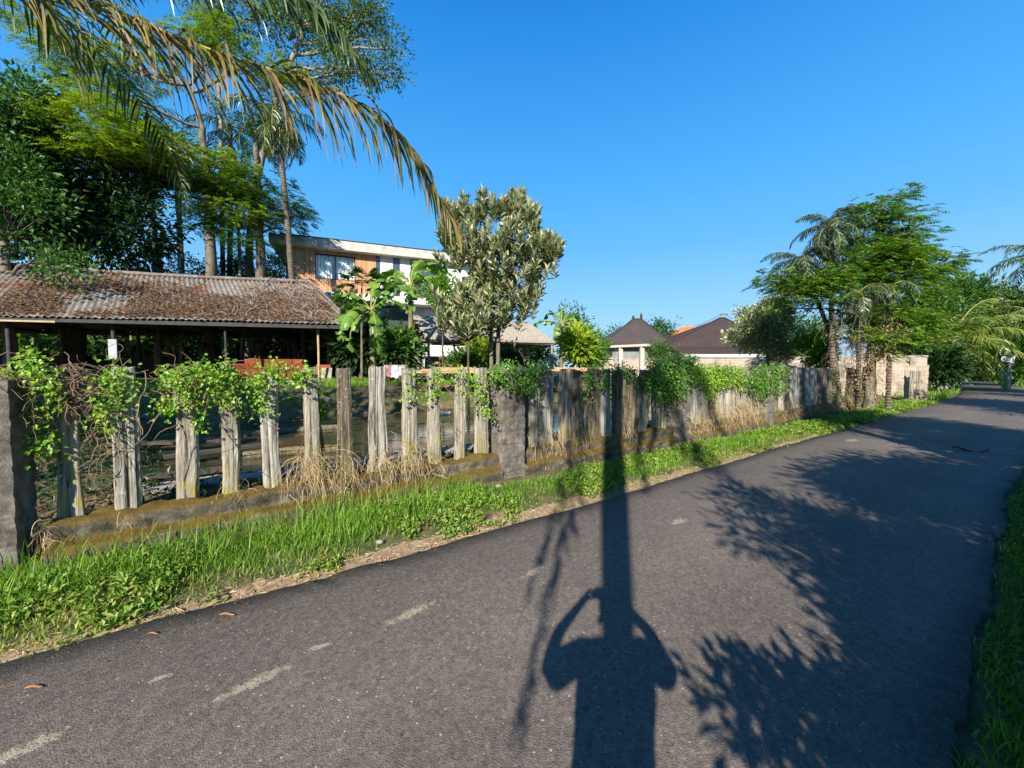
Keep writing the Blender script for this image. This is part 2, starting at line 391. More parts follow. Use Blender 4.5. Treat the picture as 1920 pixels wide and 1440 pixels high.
# ------------------------------------------------------------------ fence materials
def wood_mat(name, light, mid, dark, lichen=.5, moss=.5):
    m, nt = newmat(name); v = objvec(nt); st = mapping(nt, v, (22, 22, 1.3)); st2 = mapping(nt, v, (60, 60, 3))
    a = noise(nt, st, 1, 6, .7); b = noise(nt, st2, 1, 4, .7); c = ramp(nt, a, [(.36, dark), (.46, mid), (.62, light)])
    c = mix(nt, .6, c, ramp(nt, b, [(.3, (.6, .58, .55)), (.6, (1.15, 1.12, 1.08))]), 'MULTIPLY')
    li = noise(nt, v, 24, 4, .6); li2 = noise(nt, v, 3, 3)
    f = math_(nt, 'MULTIPLY', ramp(nt, li, [(.6, (0,)*3), (.66, (1,)*3)]), ramp(nt, li2, [(.5-.25*lichen, (0,)*3), (.65, (1,)*3)]))
    c = mix(nt, math_(nt, 'MULTIPLY', f, .75), c, (.44, .46, .38))
    sx = N(nt, 'SeparateXYZ'); g = N(nt, 'NewGeometry'); nt.links.new(g.outputs['Position'], sx.inputs[0])
    low = ramp(nt, math_(nt, 'ADD', sx.outputs[2], math_(nt, 'MULTIPLY', math_(nt, 'SUBTRACT', li2, .5), 1.6)), [(.35, (1,)*3), (.75, (0,)*3)])
    fm = math_(nt, 'MULTIPLY', math_(nt, 'MULTIPLY', low, ramp(nt, noise(nt, v, 7, 4), [(.45, (0,)*3), (.6, (1,)*3)])), moss)
    c = mix(nt, fm, c, (.3, .27, .03))
    h = math_(nt, 'ADD', a, math_(nt, 'MULTIPLY', b, .5))
    finish(nt, c, .9, h, .7, .02, .15); return m
M['wood0'] = wood_mat('weathered_wood_tan', (.42, .39, .325), (.23, .205, .165), (.045, .036, .026), .6, .8)
M['wood1'] = wood_mat('weathered_wood_grey', (.45, .435, .39), (.24, .225, .195), (.045, .04, .033), .7, .3)
M['wood2'] = wood_mat('weathered_wood_brown_shade', (.22, .185, .14), (.11, .09, .065), (.035, .028, .02), 1.6, .3)  # brown wood; on shadowed posts and logs its dark tone stands in for shade
def stone_mat(name, c1, c2, c3, mosscol, mossamt):
    m, nt = newmat(name); v = objvec(nt); a = noise(nt, v, 7, 7, .7); b = noise(nt, v, 45, 5, .8); d = noise(nt, v, 2.2, 4)
    c = ramp(nt, a, [(.3, c1), (.5, c2), (.68, c3)]); c = mix(nt, .6, c, ramp(nt, b, [(.35, (.55,)*3), (.6, (1.2,)*3)]), 'MULTIPLY')
    g = N(nt, 'NewGeometry'); sx = N(nt, 'SeparateXYZ'); nt.links.new(g.outputs['Normal'], sx.inputs[0])
    f = math_(nt, 'ADD', math_(nt, 'MULTIPLY', sx.outputs[2], .55), math_(nt, 'SUBTRACT', math_(nt, 'ADD', d, math_(nt, 'MULTIPLY', a, .4)), .55+.25*(1-mossamt)))
    f = ramp(nt, f, [(.12, (0,)*3), (.3, (1,)*3)])
    c = mix(nt, math_(nt, 'MULTIPLY', f, .85), c, ramp(nt, b, [(.3, tuple(x*.5 for x in mosscol)), (.7, mosscol)]))
    finish(nt, c, .95, math_(nt, 'ADD', a, math_(nt, 'MULTIPLY', b, .5)), .8, .03, .15); return m
M['plinth'] = stone_mat('mossy_plinth_stone', (.045, .04, .03), (.11, .095, .07), (.25, .22, .17), (.17, .11, .018), .4)
M['block'] = stone_mat('weathered_block', (.07, .06, .052), (.17, .15, .13), (.29, .265, .23), (.16, .13, .04), .45)
M['rust'] = plain('rusty_iron', (.22, .08, .03), (.1, .04, .02), 20, .9)

def post(mb, base, w, th, h, lean=(0, 0), twist=0.0, deep=.12, seed=0):
    r = np.random.default_rng(seed); A = 40; Lv = 26
    a = np.arange(A)/A*2*np.pi; ca, sa = np.cos(a), np.sin(a)
    sup = (np.abs(ca)**4 + np.abs(sa)**4)**(-.25)
    cr = r.random(A); cr = np.convolve(np.r_[cr, cr, cr], [.25, .5, .25], 'same')[A:2*A]
    ph = r.random(6)*9
    zz = np.linspace(0, 1, Lv); V = []
    nx = r.integers(0, A, 3)
    for i, z in enumerate(zz):
        g = np.zeros(A)
        g += deep*.55*(np.sin(a*9+ph[0]+z*1.5)*.5+.5)**3 + deep*.45*(np.sin(a*14+ph[1]-z*2)*.5+.5)**4 + .03*r.normal(0, .5, A)
        for q in nx: g[(q+int(round(1.4*math.sin(z*3+ph[2]))))% A] += deep*1.6*(.3+z*.7 if q % 2 else 1.1-z)
        rr = sup*(1-np.clip(g, -.05, .55))
        tap = 1 - .07*z + .05*math.sin(z*5+ph[3]) + (.04*math.sin(z*11+ph[4]))
        if i == Lv-1: tap *= .93
        x = rr*ca*w/2*tap; y = rr*sa*th/2*tap
        bow = .02*math.sin(z*math.pi)*math.sin(ph[5])
        P = np.array(base) + x[:, None]*FU + y[:, None]*FN + np.array([0, 0, 1])*(h*z) + FU*(lean[0]*z+bow) + FN*lean[1]*z
        if i >= Lv-2: P[:, 2] += (vnoise(P, 11)*.05 + r.normal(0, .006, A))*(1 if i == Lv-1 else .3)
        V.append(P)
    V = np.concatenate(V)
    i = np.arange(Lv-1)[:, None]*A; j = np.arange(A)[None, :]; k = (j+1) % A
    mb.add(V, np.stack([i+j, i+k, i+A+k, i+A+j], -1).reshape(-1, 4), 0, False)
    top = V[-A:]; c = top.mean(0) - np.array([0, 0, .012])
    mid = c + (top-c)*.5 + np.stack([0*a, 0*a, r.normal(0, .006, A)], 1)
    Vt = np.concatenate([top, mid, [c]]); j = np.arange(A); k = (j+1) % A
    mb.add(Vt, np.stack([j, k, A+k, A+j], -1), 0); mb.add(Vt, np.stack([A+j, A+k, np.full(A, 2*A)], -1), 0)

# photo: x of the top's left and right edges, x of the foot's centre, material, top y
POSTS = [
 [(95, 122, 118, 0, 692), (124, 152, 147, 0, 690), (203, 257, 242, 1, 690), (322, 366, 352, 0, 688), (405, 442, 433, 0, 690), (488, 524, 513, 1, 699), (562, 593, 584, 0, 692), (628, 658, 647, 2, 690), (692, 726, 712, 1, 689), (752, 780, 768, 0, 692), (803, 827, 816, 0, 691), (853, 873, 862, 0, 691), (889, 912, 902, 0, 691)],
 [(984, 1006, 996, 0, 700), (1014, 1036, 1025, 1, 694), (1050, 1072, 1060, 0, 692), (1071, 1088, 1085, 2, 693), (1101, 1120, 1112, 2, 692), (1124, 1143, 1133, 1, 693), (1149, 1166, 1160, 2, 695), (1172, 1187, 1186, 2, 694), (1200, 1222, 1197, 0, 694), (1224, 1246, 1236, 0, 696)],  # brown posts in this bay carry the palm trunk's cast shade as colour
 [(1290, 1303, 1305, 1, 700), (1307, 1321, 1320, 0, 700), (1325, 1339, 1333, 2, 698), (1342, 1354, 1349, 0, 698), (1357, 1369, 1363, 1, 698), (1372, 1383, 1377, 0, 698), (1386, 1397, 1391, 1, 697), (1399, 1409, 1404, 0, 697), (1411, 1421, 1416, 0, 697)],
 [(1446, 1455, 1451, 2, 694), (1457, 1466, 1461, 1, 692), (1468, 1476, 1472, 2, 693), (1478, 1486, 1482, 1, 692), (1488, 1496, 1492, 1, 691), (1498, 1507, 1502, 2, 690), (1509, 1517, 1513, 1, 690), (1519, 1528, 1523, 1, 690), (1530, 1538, 1534, 2, 691), (1540, 1548, 1544, 2, 690), (1550, 1557, 1554, 0, 691)],
 [(1587, 1597, 1591, 2, 690), (1599, 1610, 1607, 2, 692), (1618, 1628, 1622, 2, 688), (1631, 1641, 1636, 0, 690)],
]
PILLARS = [(8, .46, 1.5), (950, .40, 1.60), (1269, .42, 1.54), (1434, .42, 1.54)]
PLINTH_Z = .33
pill_s = [s_of(p[0], -.06) for p in PILLARS]
pill_s[0] = s_of(20, -.2)-.23
bay_lab = ['fence bay of thirteen grey wooden posts between the left edge pillar and carved pillar',
           'fence bay of ten leaning wooden posts between the two tall block pillars',
           'fence bay of pale posts topped with bright green creeper above dry grass',
           'fence bay of close set grey posts in shade left of the twin trunk palms',
           'short fence bay of four brown ivy wrapped posts under the spreading tree']
bay_rng = [(s_of(66, -.2), pill_s[1]-.2), (pill_s[1]+.2, pill_s[2]-.22), (pill_s[2]+.22, pill_s[3]-.22), (pill_s[3]+.22, s_of(1560)), (s_of(1562), s_of(1645))]
for bi, (posts, (s0, s1)) in enumerate(zip(POSTS, bay_rng)):
    root = empty('wooden_post_fence', FP((s0+s1)/2, 0, 0), bay_lab[bi], 'fence', 'bays of the old wooden post fence')
    mb = MB()
    prof = [(-.25, -.12), (-.29, .06), (-.275, .135), (-.2, .16), (-.155, .185), (-.165, .27), (-.15, .315), (-.1, PLINTH_Z+.005), (.02, PLINTH_Z+.01), (.09, .28), (.1, -.12)]
    ns = int((s1-s0)/.05); S = np.linspace(s0, s1, ns); pr = np.array(prof)
    pr = np.concatenate([spline(np.c_[pr, 0*pr[:, 0]], 40)[:, :2]])
    G = FO + S[:, None, None]*FU + pr[None, :, :1]*FN + np.stack([0*pr[:, 1], 0*pr[:, 1], pr[:, 1]], -1)[None]
    nn = vnoise(G, 5)*.06 + vnoise(G, 14)*.05 + vnoise(G, 33)*.03
    cen = FO + S[:, None, None]*FU + np.array([0, 0, .05])
    G = G + nrm(G-cen)*nn[..., None] + np.array([0, 0, 1])*(vnoise(np.repeat(S[:, None, None], 3, 2), .8)*.05)[..., None]
    k = 40; i = np.arange(ns-1)[:, None]*k + np.arange(k-1)[None, :]
    mb.add(G.reshape(-1, 3), np.stack([i, i+1, i+k+1, i+k], -1).reshape(-1, 4)[:, ::-1], 0, True)
    for e, fl in ((0, False), (ns-1, True)):
        ids = np.arange(k)[None, :]; mb.add(G[e], ids if not fl else ids[:, ::-1], 0)
    mb.build('plinth_wall', M['plinth'], root)
    for pi, (l, r_, b, mt, ty) in enumerate(posts):
        d0 = 0.0
        pl, pr_ = s_of(l, d0), s_of(r_, d0); yf = FP(s_of(b, d0), 0, 0)[1]; pb = float(np.dot(Wf(b, 690+FPX*(CAM_Z-PLINTH_Z)/yf, d0)-FO, FU))
        sc = (pl+pr_)/2; w = (pr_-pl)
        # widths are read in the picture; turn them into a width along the fence and a thickness
        w = w*(1.0 if bi == 0 else .9)
        ztop = Wf((l+r_)/2, ty)[2]
        mb = MB(); post(mb, FP(pb, 0, PLINTH_Z-.06), w, min(w*.75, .17) if bi else min(w*.62, .15), ztop-PLINTH_Z+.06, (sc-pb, random.uniform(-.03, .03)), 0, [.10, .2, .12][mt] if bi == 0 else .12, seed=bi*50+pi)
        mb.build('post', M['wood%d' % mt], root)
    if bi < 3:
        rods = MB()
        S = np.arange(s0+.1, s1, .37)
        for q in S:
            zt = 1.0+random.uniform(-.1, .25); pts = [FP(q+random.uniform(-.02, .02), .1+random.uniform(-.02, .02), z) for z in np.linspace(.25, zt, 5)]
            tube(rods, pts, .006, 5)
        for z in (.48, .66, .84, 1.0, 1.15):
            pts = [FP(q, .11+random.uniform(-.015, .015), z+random.uniform(-.015, .015)) for q in np.arange(s0, s1, .3)]
            if bi == 0 and z > 1: continue
            tube(rods, pts, .0045, 5)
        rods.build('iron_mesh', M['rust'], root)
pil_lab = ['rough grey block pillar cut off by the left edge of the photo', 'tall dark block pillar with carved courses and a green creeper cap near the middle of the fence',
           'grey block pillar beneath the largest creeper mound', 'narrow block pillar in shade beside the third creeper mound']
def jt(h, wd):
    def f(L):
        z = (L[..., 2]+10) % .2; g = np.exp(-((z-.1)/.012)**2)*.016
        row = np.floor((L[..., 2]+10)/.2+.0)
        for k, x in enumerate((-.3, -.12, .06, .22)):
            g = g + np.where(row % 2 == k % 2, np.exp(-((L[..., 0]/wd*1.0-x)/.035)**2)*.014*(np.abs(z-.1) > .035), 0)
        return g
    return f
for i, (px, w, h) in enumerate(PILLARS):
    mb = MB(); c = FP(pill_s[i], -.06, h/2-.03)
    rough_box(mb, c, (w, .38, h+.06), FU, .018, .010, 12, joints=jt(h, w))
    o = mb.build('block_pillar', M['block'], loc=FP(pill_s[i], -.06, 0)); tag(o, pil_lab[i], 'pillar', 'block pillars of the fence')
# ------------------------------------------------------------------ plant materials
M['bark_grey'] = plain('grey_bark', (.2, .17, .135), (.09, .075, .055), 5, .95, .7, 22, .03, .1, stretch=(1, 1, .4))
M['bark_pale'] = plain('pale_bark', (.32, .28, .23), (.15, .13, .1), 4, .95, .6, 22, .02, .1, stretch=(1, 1, .4))
M['bark_dark'] = plain('dark_bark', (.14, .11, .08), (.06, .05, .04), 5, .95, .7, 22, .03, .1, stretch=(1, 1, .4))
m, nt = newmat('palm_bark'); v = objvec(nt); sx = N(nt, 'SeparateXYZ'); nt.links.new(v, sx.inputs[0])
wv = math_(nt, 'SINE', math_(nt, 'MULTIPLY', sx.outputs[2], 60.0)); nz = noise(nt, v, 8, 4)
finish(nt, ramp(nt, math_(nt, 'ADD', math_(nt, 'MULTIPLY', wv, .12), nz), [(.35, (.075, .06, .045)), (.65, (.19, .16, .12))]), .95, wv, .5, .02, .1); M['bark_palm'] = m
M['leaf_dark'] = leafmat('dark_green_leaf', [(.01, .035, .01), (.022, .06, .016), (.05, .11, .025)], .2, .42)
M['leaf_mid'] = leafmat('mid_green_leaf', [(.03, .09, .015), (.06, .15, .025), (.1, .2, .03)], .25)
M['leaf_bright'] = leafmat('bright_green_leaf', [(.07, .18, .015), (.12, .27, .02), (.2, .34, .03)], .3)
M['leaf_yellow'] = leafmat('yellow_green_leaf', [(.1, .2, .015), (.22, .34, .02), (.38, .46, .03), (.15, .26, .02)], .3)
M['leaf_olive'] = leafmat('fine_olive_leaf', [(.04, .09, .02), (.09, .16, .03), (.16, .23, .05)], .25)
M['leaf_dusty'] = leafmat('dusty_grey_green_leaf', [(.06, .1, .035), (.17, .21, .11), (.42, .42, .25), (.1, .17, .05), (.34, .34, .19), (.46, .42, .24)], .12, .4, .5)
M['leaf_pale'] = leafmat('cream_variegated_leaf', [(.1, .18, .05), (.4, .42, .2), (.75, .7, .48), (.1, .2, .05), (.5, .5, .3)], .15)
M['leaf_flame'] = leafmat('flame_tree_leaf', [(.03, .1, .02), (.05, .16, .02), (.1, .25, .02), (.16, .32, .025), (.22, .34, .02), (.3, .26, .03)], .25)
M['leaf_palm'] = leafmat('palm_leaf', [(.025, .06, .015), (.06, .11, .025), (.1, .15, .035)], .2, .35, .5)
M['leaf_palmlit'] = leafmat('sunlit_palm_leaf', [(.08, .15, .02), (.16, .23, .03), (.27, .31, .06)], .25, .35, .5)  # lighter copy of the palm leaf, sunlight put into the colour
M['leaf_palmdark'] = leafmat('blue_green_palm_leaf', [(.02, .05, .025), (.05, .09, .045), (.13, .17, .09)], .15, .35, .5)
M['leaf_dry'] = leafmat('drying_palm_leaf', [(.17, .1, .03), (.3, .2, .05), (.15, .17, .025), (.08, .09, .015), (.34, .22, .1), (.09, .065, .04), (.24, .2, .04), (.1, .12, .02)], .3, .5, .4)
M['leaf_banana'] = leafmat('banana_leaf', [(.06, .15, .02), (.11, .25, .03), (.2, .32, .05)], .3, .38, .5)
M['stem_banana'] = plain('banana_stem', (.22, .2, .07), (.09, .07, .03), 5, .7, .3, 20, stretch=(1, 1, .3))
M['straw'] = leafmat('dry_straw', [(.34, .23, .12), (.5, .37, .22), (.6, .48, .32), (.22, .14, .07)], .15, .7, .2)
M['twig'] = plain('dry_twig', (.3, .2, .13), (.16, .1, .07), 8, .9)
M['litter'] = leafmat('brown_leaf_litter', [(.07, .038, .022), (.15, .08, .045), (.22, .13, .075), (.1, .06, .036)], .05, .8, .2)
M['rachis'] = plain('palm_rachis', (.3, .33, .05), (.24, .2, .06), 3, .5)
M['rachis_dry'] = plain('dry_rachis', (.28, .19, .08), (.15, .1, .05), 4, .7)

# ------------------------------------------------------------------ tree
def crown_cloud(mb, blobs, n_cl, per, L, Wd, spread, flat=1.0, up=.25, shell=.45, mi=0, nup=.9, droop=.12, gap=-.12, gs=None, spray=None):
    """leaf clumps inside ellipsoids: blobs [(centre, radii), ...]"""
    vol = np.array([max(b[1][0]*b[1][1]*b[1][2], 1e-3)**.75 for b in blobs]); cnt = np.maximum(1, (n_cl*vol/vol.sum()).astype(int))
    heads = []
    for (c, r), k in zip(blobs, cnt):
        u = rdir(k); rad = (shell + (1-shell)*rng.random(k))**.8
        u2 = u*rad[:, None]*np.array(r)*(1+.35*vnoise(u*1.0+np.array(c)*.37, 2.2)[:, None]*2)
        pc = np.array(c)+u2; g_ = gs or 1.1/max(r[0], .25); g_ = min(g_, 4); kk = vnoise(pc, g_)+.4*vnoise(pc, g_*2.3) > gap; pc, u, k = (pc[kk], u[kk], int(kk.sum())) if kk.sum() > 2 else (pc, u, k); heads.append(pc)
        cp = np.repeat(pc, per, 0); out = np.repeat(u, per, 0)
        P = cp + rng.normal(0, 1, cp.shape)*spread*np.array([1, 1, flat])
        if spray:
            a = nrm((P-cp)/spread*[1, 1, .3]+out*[.8, .8, .25]+rng.normal(0, .3, P.shape)*[1, 1, .4]+[0, 0, up]); sprays(mb, P, a, nrm(np.array([0, 0, 1.])+rng.normal(0, .22, P.shape)), L*rng.uniform(.6, 1.2, len(P)), spray, Wd, mi); continue
        D = nrm((P-cp)/spread*.6 + out*.7 + rng.normal(0, .45, P.shape) + np.array([0, 0, up]))
        if flat < .7: D[:, 2] *= .35; D[:, 2] -= .05
        Nn = nrm(np.array([0, 0, nup]) + rng.normal(0, .45, P.shape))
        leaves(mb, P, D, Nn, L*rng.uniform(.65, 1.25, len(P)), Wd*rng.uniform(.7, 1.2, len(P)), mi, droop=droop)
    return heads
def limb(mb, a, b, r0, r1, sag=.0, n=9, wob=.12):
    a = np.asarray(a, float); b = np.asarray(b, float); L = np.linalg.norm(b-a)
    m = (a+b)/2 + np.array([0, 0, sag*L]) + rng.normal(0, wob*.5, 3)*L*.4
    q1 = a*.65+m*.35+rng.normal(0, .3*wob, 3)*L*.3; q2 = m*.35+b*.65+rng.normal(0, .3*wob, 3)*L*.3
    pts = spline([a, q1+np.array([0, 0, -.03*L]), m, q2, b], n); tube(mb, pts, np.linspace(r0, r1, n), 7, rough=.05); return pts
def tree(name, label, cat, trunk, r0, r1, blobs, n_cl, per, L, Wd, spread, leafm, bark='bark_grey', group=None, twigs=3, heads_k=.25, extra=None, limb_r=None, **kw):
    base = np.array(trunk[0], float); root = empty(name, base, label, cat, group)
    tb = MB(); T = spline(trunk, 5*len(trunk)); T[1:] += rng.normal(0, r0*.12, (len(T)-1, 3)); rr = np.linspace(r0, r1, len(T)); rr[0] *= 1.35
    tube(tb, T, rr, 12, rough=.04)
    cb = MB(); heads = crown_cloud(cb, blobs, n_cl, per, L, Wd, spread, **kw)
    for (c, r), H in zip(blobs, heads):
        c = np.array(c); d = np.linalg.norm(T-c, axis=1) + np.maximum(0, T[:, 2]-c[2]+.2)*2.5
        d[:max(1, len(T)//4)] += 100
        k = int(np.argmin(d)); lr = limb_r or max(rr[k]*.5, .02)
        sub = c - np.array([0, 0, r[2]*.3])
        pts = limb(tb, T[k], sub, lr, lr*.35, .06)
        nh = min(len(H), max(3, int(len(H)*heads_k), twigs))
        for j in rng.choice(len(H), min(nh, 40), replace=False):
            q = pts[rng.integers(3, len(pts))]; limb(tb, q, H[j], lr*.3, max(lr*.06, .003), .05, 5)
    tb.build('trunk', M[bark], root); cb.build('crown', M[leafm], root)
    if extra: extra(root)
    return root

# ------------------------------------------------------------------ palms
def frond(mb, pts, ll, lw, n=60, side=.8, grav=1.0, fwd=.55, rr=.02, m_r=0, m_l=1, prune=0.0, updn=.15, flatten=0.0, k=6, start=.12, rnd=.12, endl=.45, ll0=.55):
    """pts: rachis control points; ll/lw: leaflet length/width"""
    C = spline(pts, 40); tube(mb, C, np.linspace(rr, rr*.2, 40), 6, m_r)
    seg = np.r_[0, np.cumsum(np.linalg.norm(np.diff(C, axis=0), axis=1))]; tot = seg[-1]
    u = np.linspace(start, 1.0, n); u = np.repeat(u, 2) + rng.normal(0, .2/n, 2*n); u = np.clip(u, start, 1.0)
    sg = np.tile([1., -1.], n)
    keep = rng.random(2*n) > prune; u, sg = u[keep], sg[keep]
    P = np.stack([np.interp(u*tot, seg, C[:, i]) for i in range(3)], 1); G = np.gradient(C, axis=0)
    T = nrm(np.stack([np.interp(u*tot, seg, G[:, i]) for i in range(3)], 1))
    up = np.array([0, 0, 1.]); S = nrm(np.cross(T, up)+1e-6); U = nrm(np.cross(S, T))
    D = nrm(T*fwd + S*(sg*side)[:, None] + U*updn + rng.normal(0, rnd, P.shape))
    len_ = ll*(ll0 + (1-ll0)*np.sin(np.pi*np.clip(u*1.15, 0, 1)**.8))*np.where(u > .8, 1-(u-.8)/.2*(1-endl), 1)*rng.uniform(.8, 1.15, len(u))
    path = np.zeros((len(u), k, 3)); p = P.copy(); d = D.copy(); path[:, 0] = p; g = grav*rng.uniform(.75, 1.25, len(u))
    for i in range(1, k):
        d = nrm(d + np.array([0, 0, -1.])*(g*.42*(i/(k-1))**.5*(5/(k-1)))[:, None]); p = p + d*(len_/(k-1))[:, None]; path[:, i] = p
    dd = nrm(np.gradient(path, axis=1)); q_ = nrm(T[:, None, :] + rng.normal(0, .4, (len(u), 1, 3)) + 0*dd); Sd = nrm(q_ - dd*np.sum(q_*dd, -1, keepdims=True))
    prof = np.interp(np.linspace(0, 1, k), [0, .12, .5, .85, 1], [.5, 1, .85, .4, .03])
    ribbons(mb, path, Sd, lw*prof[None, :]*rng.uniform(.7, 1.15, len(u))[:, None], m_l)
def palm(name, label, base, top, r, nf, fl, ll, lw, elev=(-.5, 1.2), leafm='leaf_palm', cat='palm tree', group=None, n=42, az0=0.0, azs=None, droop=.9, dead=0, bow=(0, 0), grav=1.0, side=.8, k=5, rads=None):
    base = np.array(base, float); top = np.array(top, float); root = empty(name, base, label, cat, group)
    tb = MB(); mid = (base+top)/2 + np.array([bow[0], bow[1], 0]); T = spline([base, mid, top], 24); rr = np.linspace(r*1.15, r*.8, 24); rr[0] = r*1.7; rr[1] = r*1.3
    rr = rr*(1+.05*np.sin(np.arange(24)*2.5)) if rads is None else np.interp(np.linspace(0, 1, 24), rads[0], rads[1]); tube(tb, T, rr, 12); tb.build('trunk', M['bark_palm'], root)
    azs = azs if azs is not None else [az0 + i*2.399963 for i in range(nf)]
    for i, az in enumerate(azs):
        e = elev[1] + (elev[0]-elev[1])*(i/max(len(azs)-1, 1)); L = fl*random.uniform(.85, 1.1)
        h = np.array([math.cos(az), math.sin(az), 0]); pts = [top]; p = top.copy(); ang = e
        for j in range(5):
            p = p + (h*math.cos(ang) + np.array([0, 0, math.sin(ang)]))*L/5; pts.append(p.copy()); ang -= droop*.32*(1+.15*j)
        mb = MB(); frond(mb, pts, ll, lw, n, rr=r*.22, grav=grav, side=side, k=k)
        mb.build('frond', [M['rachis'], M[leafm]], root)
    for i in range(dead):
        az = random.uniform(0, 6.28); h = np.array([math.cos(az), math.sin(az), 0])
        pts = [top-[0, 0, .1], top+h*fl*.15-[0, 0, .15], top+h*fl*.22-[0, 0, fl*.35], top+h*fl*.2-[0, 0, fl*.7]]
        mb = MB(); frond(mb, pts, ll*.8, lw, n//2, rr=r*.2, grav=2.2, side=.4); mb.build('dry_frond', [M['rachis_dry'], M['leaf_dry']], root)
    return root
# ------------------------------------------------------------------ banana
def banana_leaf(pts, wid, mi=0, nseg=22, tear=.5, seed=0, curl=.35):
    r = np.random.default_rng(seed); mb = MB(); C = spline(pts, nseg*2+1); T = nrm(np.gradient(C, axis=0))
    S = nrm(np.cross(T, [0, 0, 1.])+1e-6); U = np.cross(S, T); n = len(C)
    u = np.linspace(0, 1, n); w = wid*np.clip(np.sin(np.pi*np.clip((u-.12)/.9, 0, 1)**.8), 0, 1)**.55
    w[u < .12] = 0
    tube(mb, C, np.linspace(wid*.05, wid*.012, n), 6, 1)
    for sg in (1, -1):
        i = np.where(w > 0)[0][0]
        while i < n-2:
            step = int(r.integers(2, 7)) if r.random() < tear*2 else int(r.integers(6, 14)); j = min(n-1, i+step)
            ang = curl + r.normal(0, .38) + .1; rows = []
            skew = r.normal(0, .07)
            for q in (0, .35, .7, 1.0):
                a = ang*q*1.4
                rows.append(C[i:j+1] + (S[i:j+1]*math.cos(a)*sg - U[i:j+1]*math.sin(a) + U[i:j+1]*.18*(1-q)*q*4)*(w[i:j+1, None]*.5*q) + T[i:j+1]*(skew*q + .06*q*wid))
            A = np.stack(rows, 0); m = j-i+1
            ii = np.arange(3)[:, None]*m + np.arange(m-1)[None, :]
            F = np.stack([ii, ii+1, ii+m+1, ii+m], -1).reshape(-1, 4)
            mb.add(A.reshape(-1, 3), F if sg > 0 else F[:, ::-1], 0, True); i = j
    return mb
def banana(label, base, h, nl, L, wid, azs=None, elevs=None, group='banana plants', name='banana_plant', stems=1, seed=0, leafm='leaf_banana', droop=.42):
    base = np.array(base, float); root = empty(name, base, label, 'banana plant', group); r = random.Random(seed)
    for s in range(stems):
        b = base + np.array([r.uniform(-.5, .5), r.uniform(-.4, .4), 0])*(s > 0); hh = h*(1 if s == 0 else r.uniform(.55, .95))
        top = b+np.array([r.uniform(-.15, .15), r.uniform(-.1, .1), hh]); st = MB(); tube(st, spline([b, (b+top)/2, top], 10), np.linspace(.12, .055, 10)*(h/2.2)**.5, 10, rough=.03); st.build('stem', M['stem_banana'], root)
        for i in range(nl):
            az = azs[i] if azs and s == 0 else r.uniform(0, 6.283); e = elevs[i] if elevs and s == 0 else 1.35 - 1.1*i/nl + r.uniform(-.1, .1)
            hd = np.array([math.cos(az), math.sin(az), 0]); p = top - [0, 0, .05]; pts = [p]; ang = e; LL = L*r.uniform(.8, 1.1)*(1 if s == 0 else .85)
            for j in range(5):
                p = p + (hd*math.cos(ang)+np.array([0, 0, math.sin(ang)]))*LL/5; pts.append(p); ang -= droop*(1+.25*j)*r.uniform(.7, 1.2)
            banana_leaf(pts, wid*r.uniform(.8, 1.1), seed=seed*31+i+s*7).build('leaf', [M[leafm], M['rachis']], root)
    return root
def gp(px, t):
    """ground point under the photo column px at depth t"""
    p = W(px, 690, t); p[2] = float(ground_z(p[0], p[1])); return p
def gpp(px, t): p = gp(px, t); return p
def B(px, py, t, rx, ry, rd=None):
    """crown blob seen at (px, py) with radii rx, ry in photo pixels at depth t"""
    return (W(px, py, t), (rx/FPX*t, (rd if rd else (rx+ry)/2)/FPX*t, ry/FPX*t))

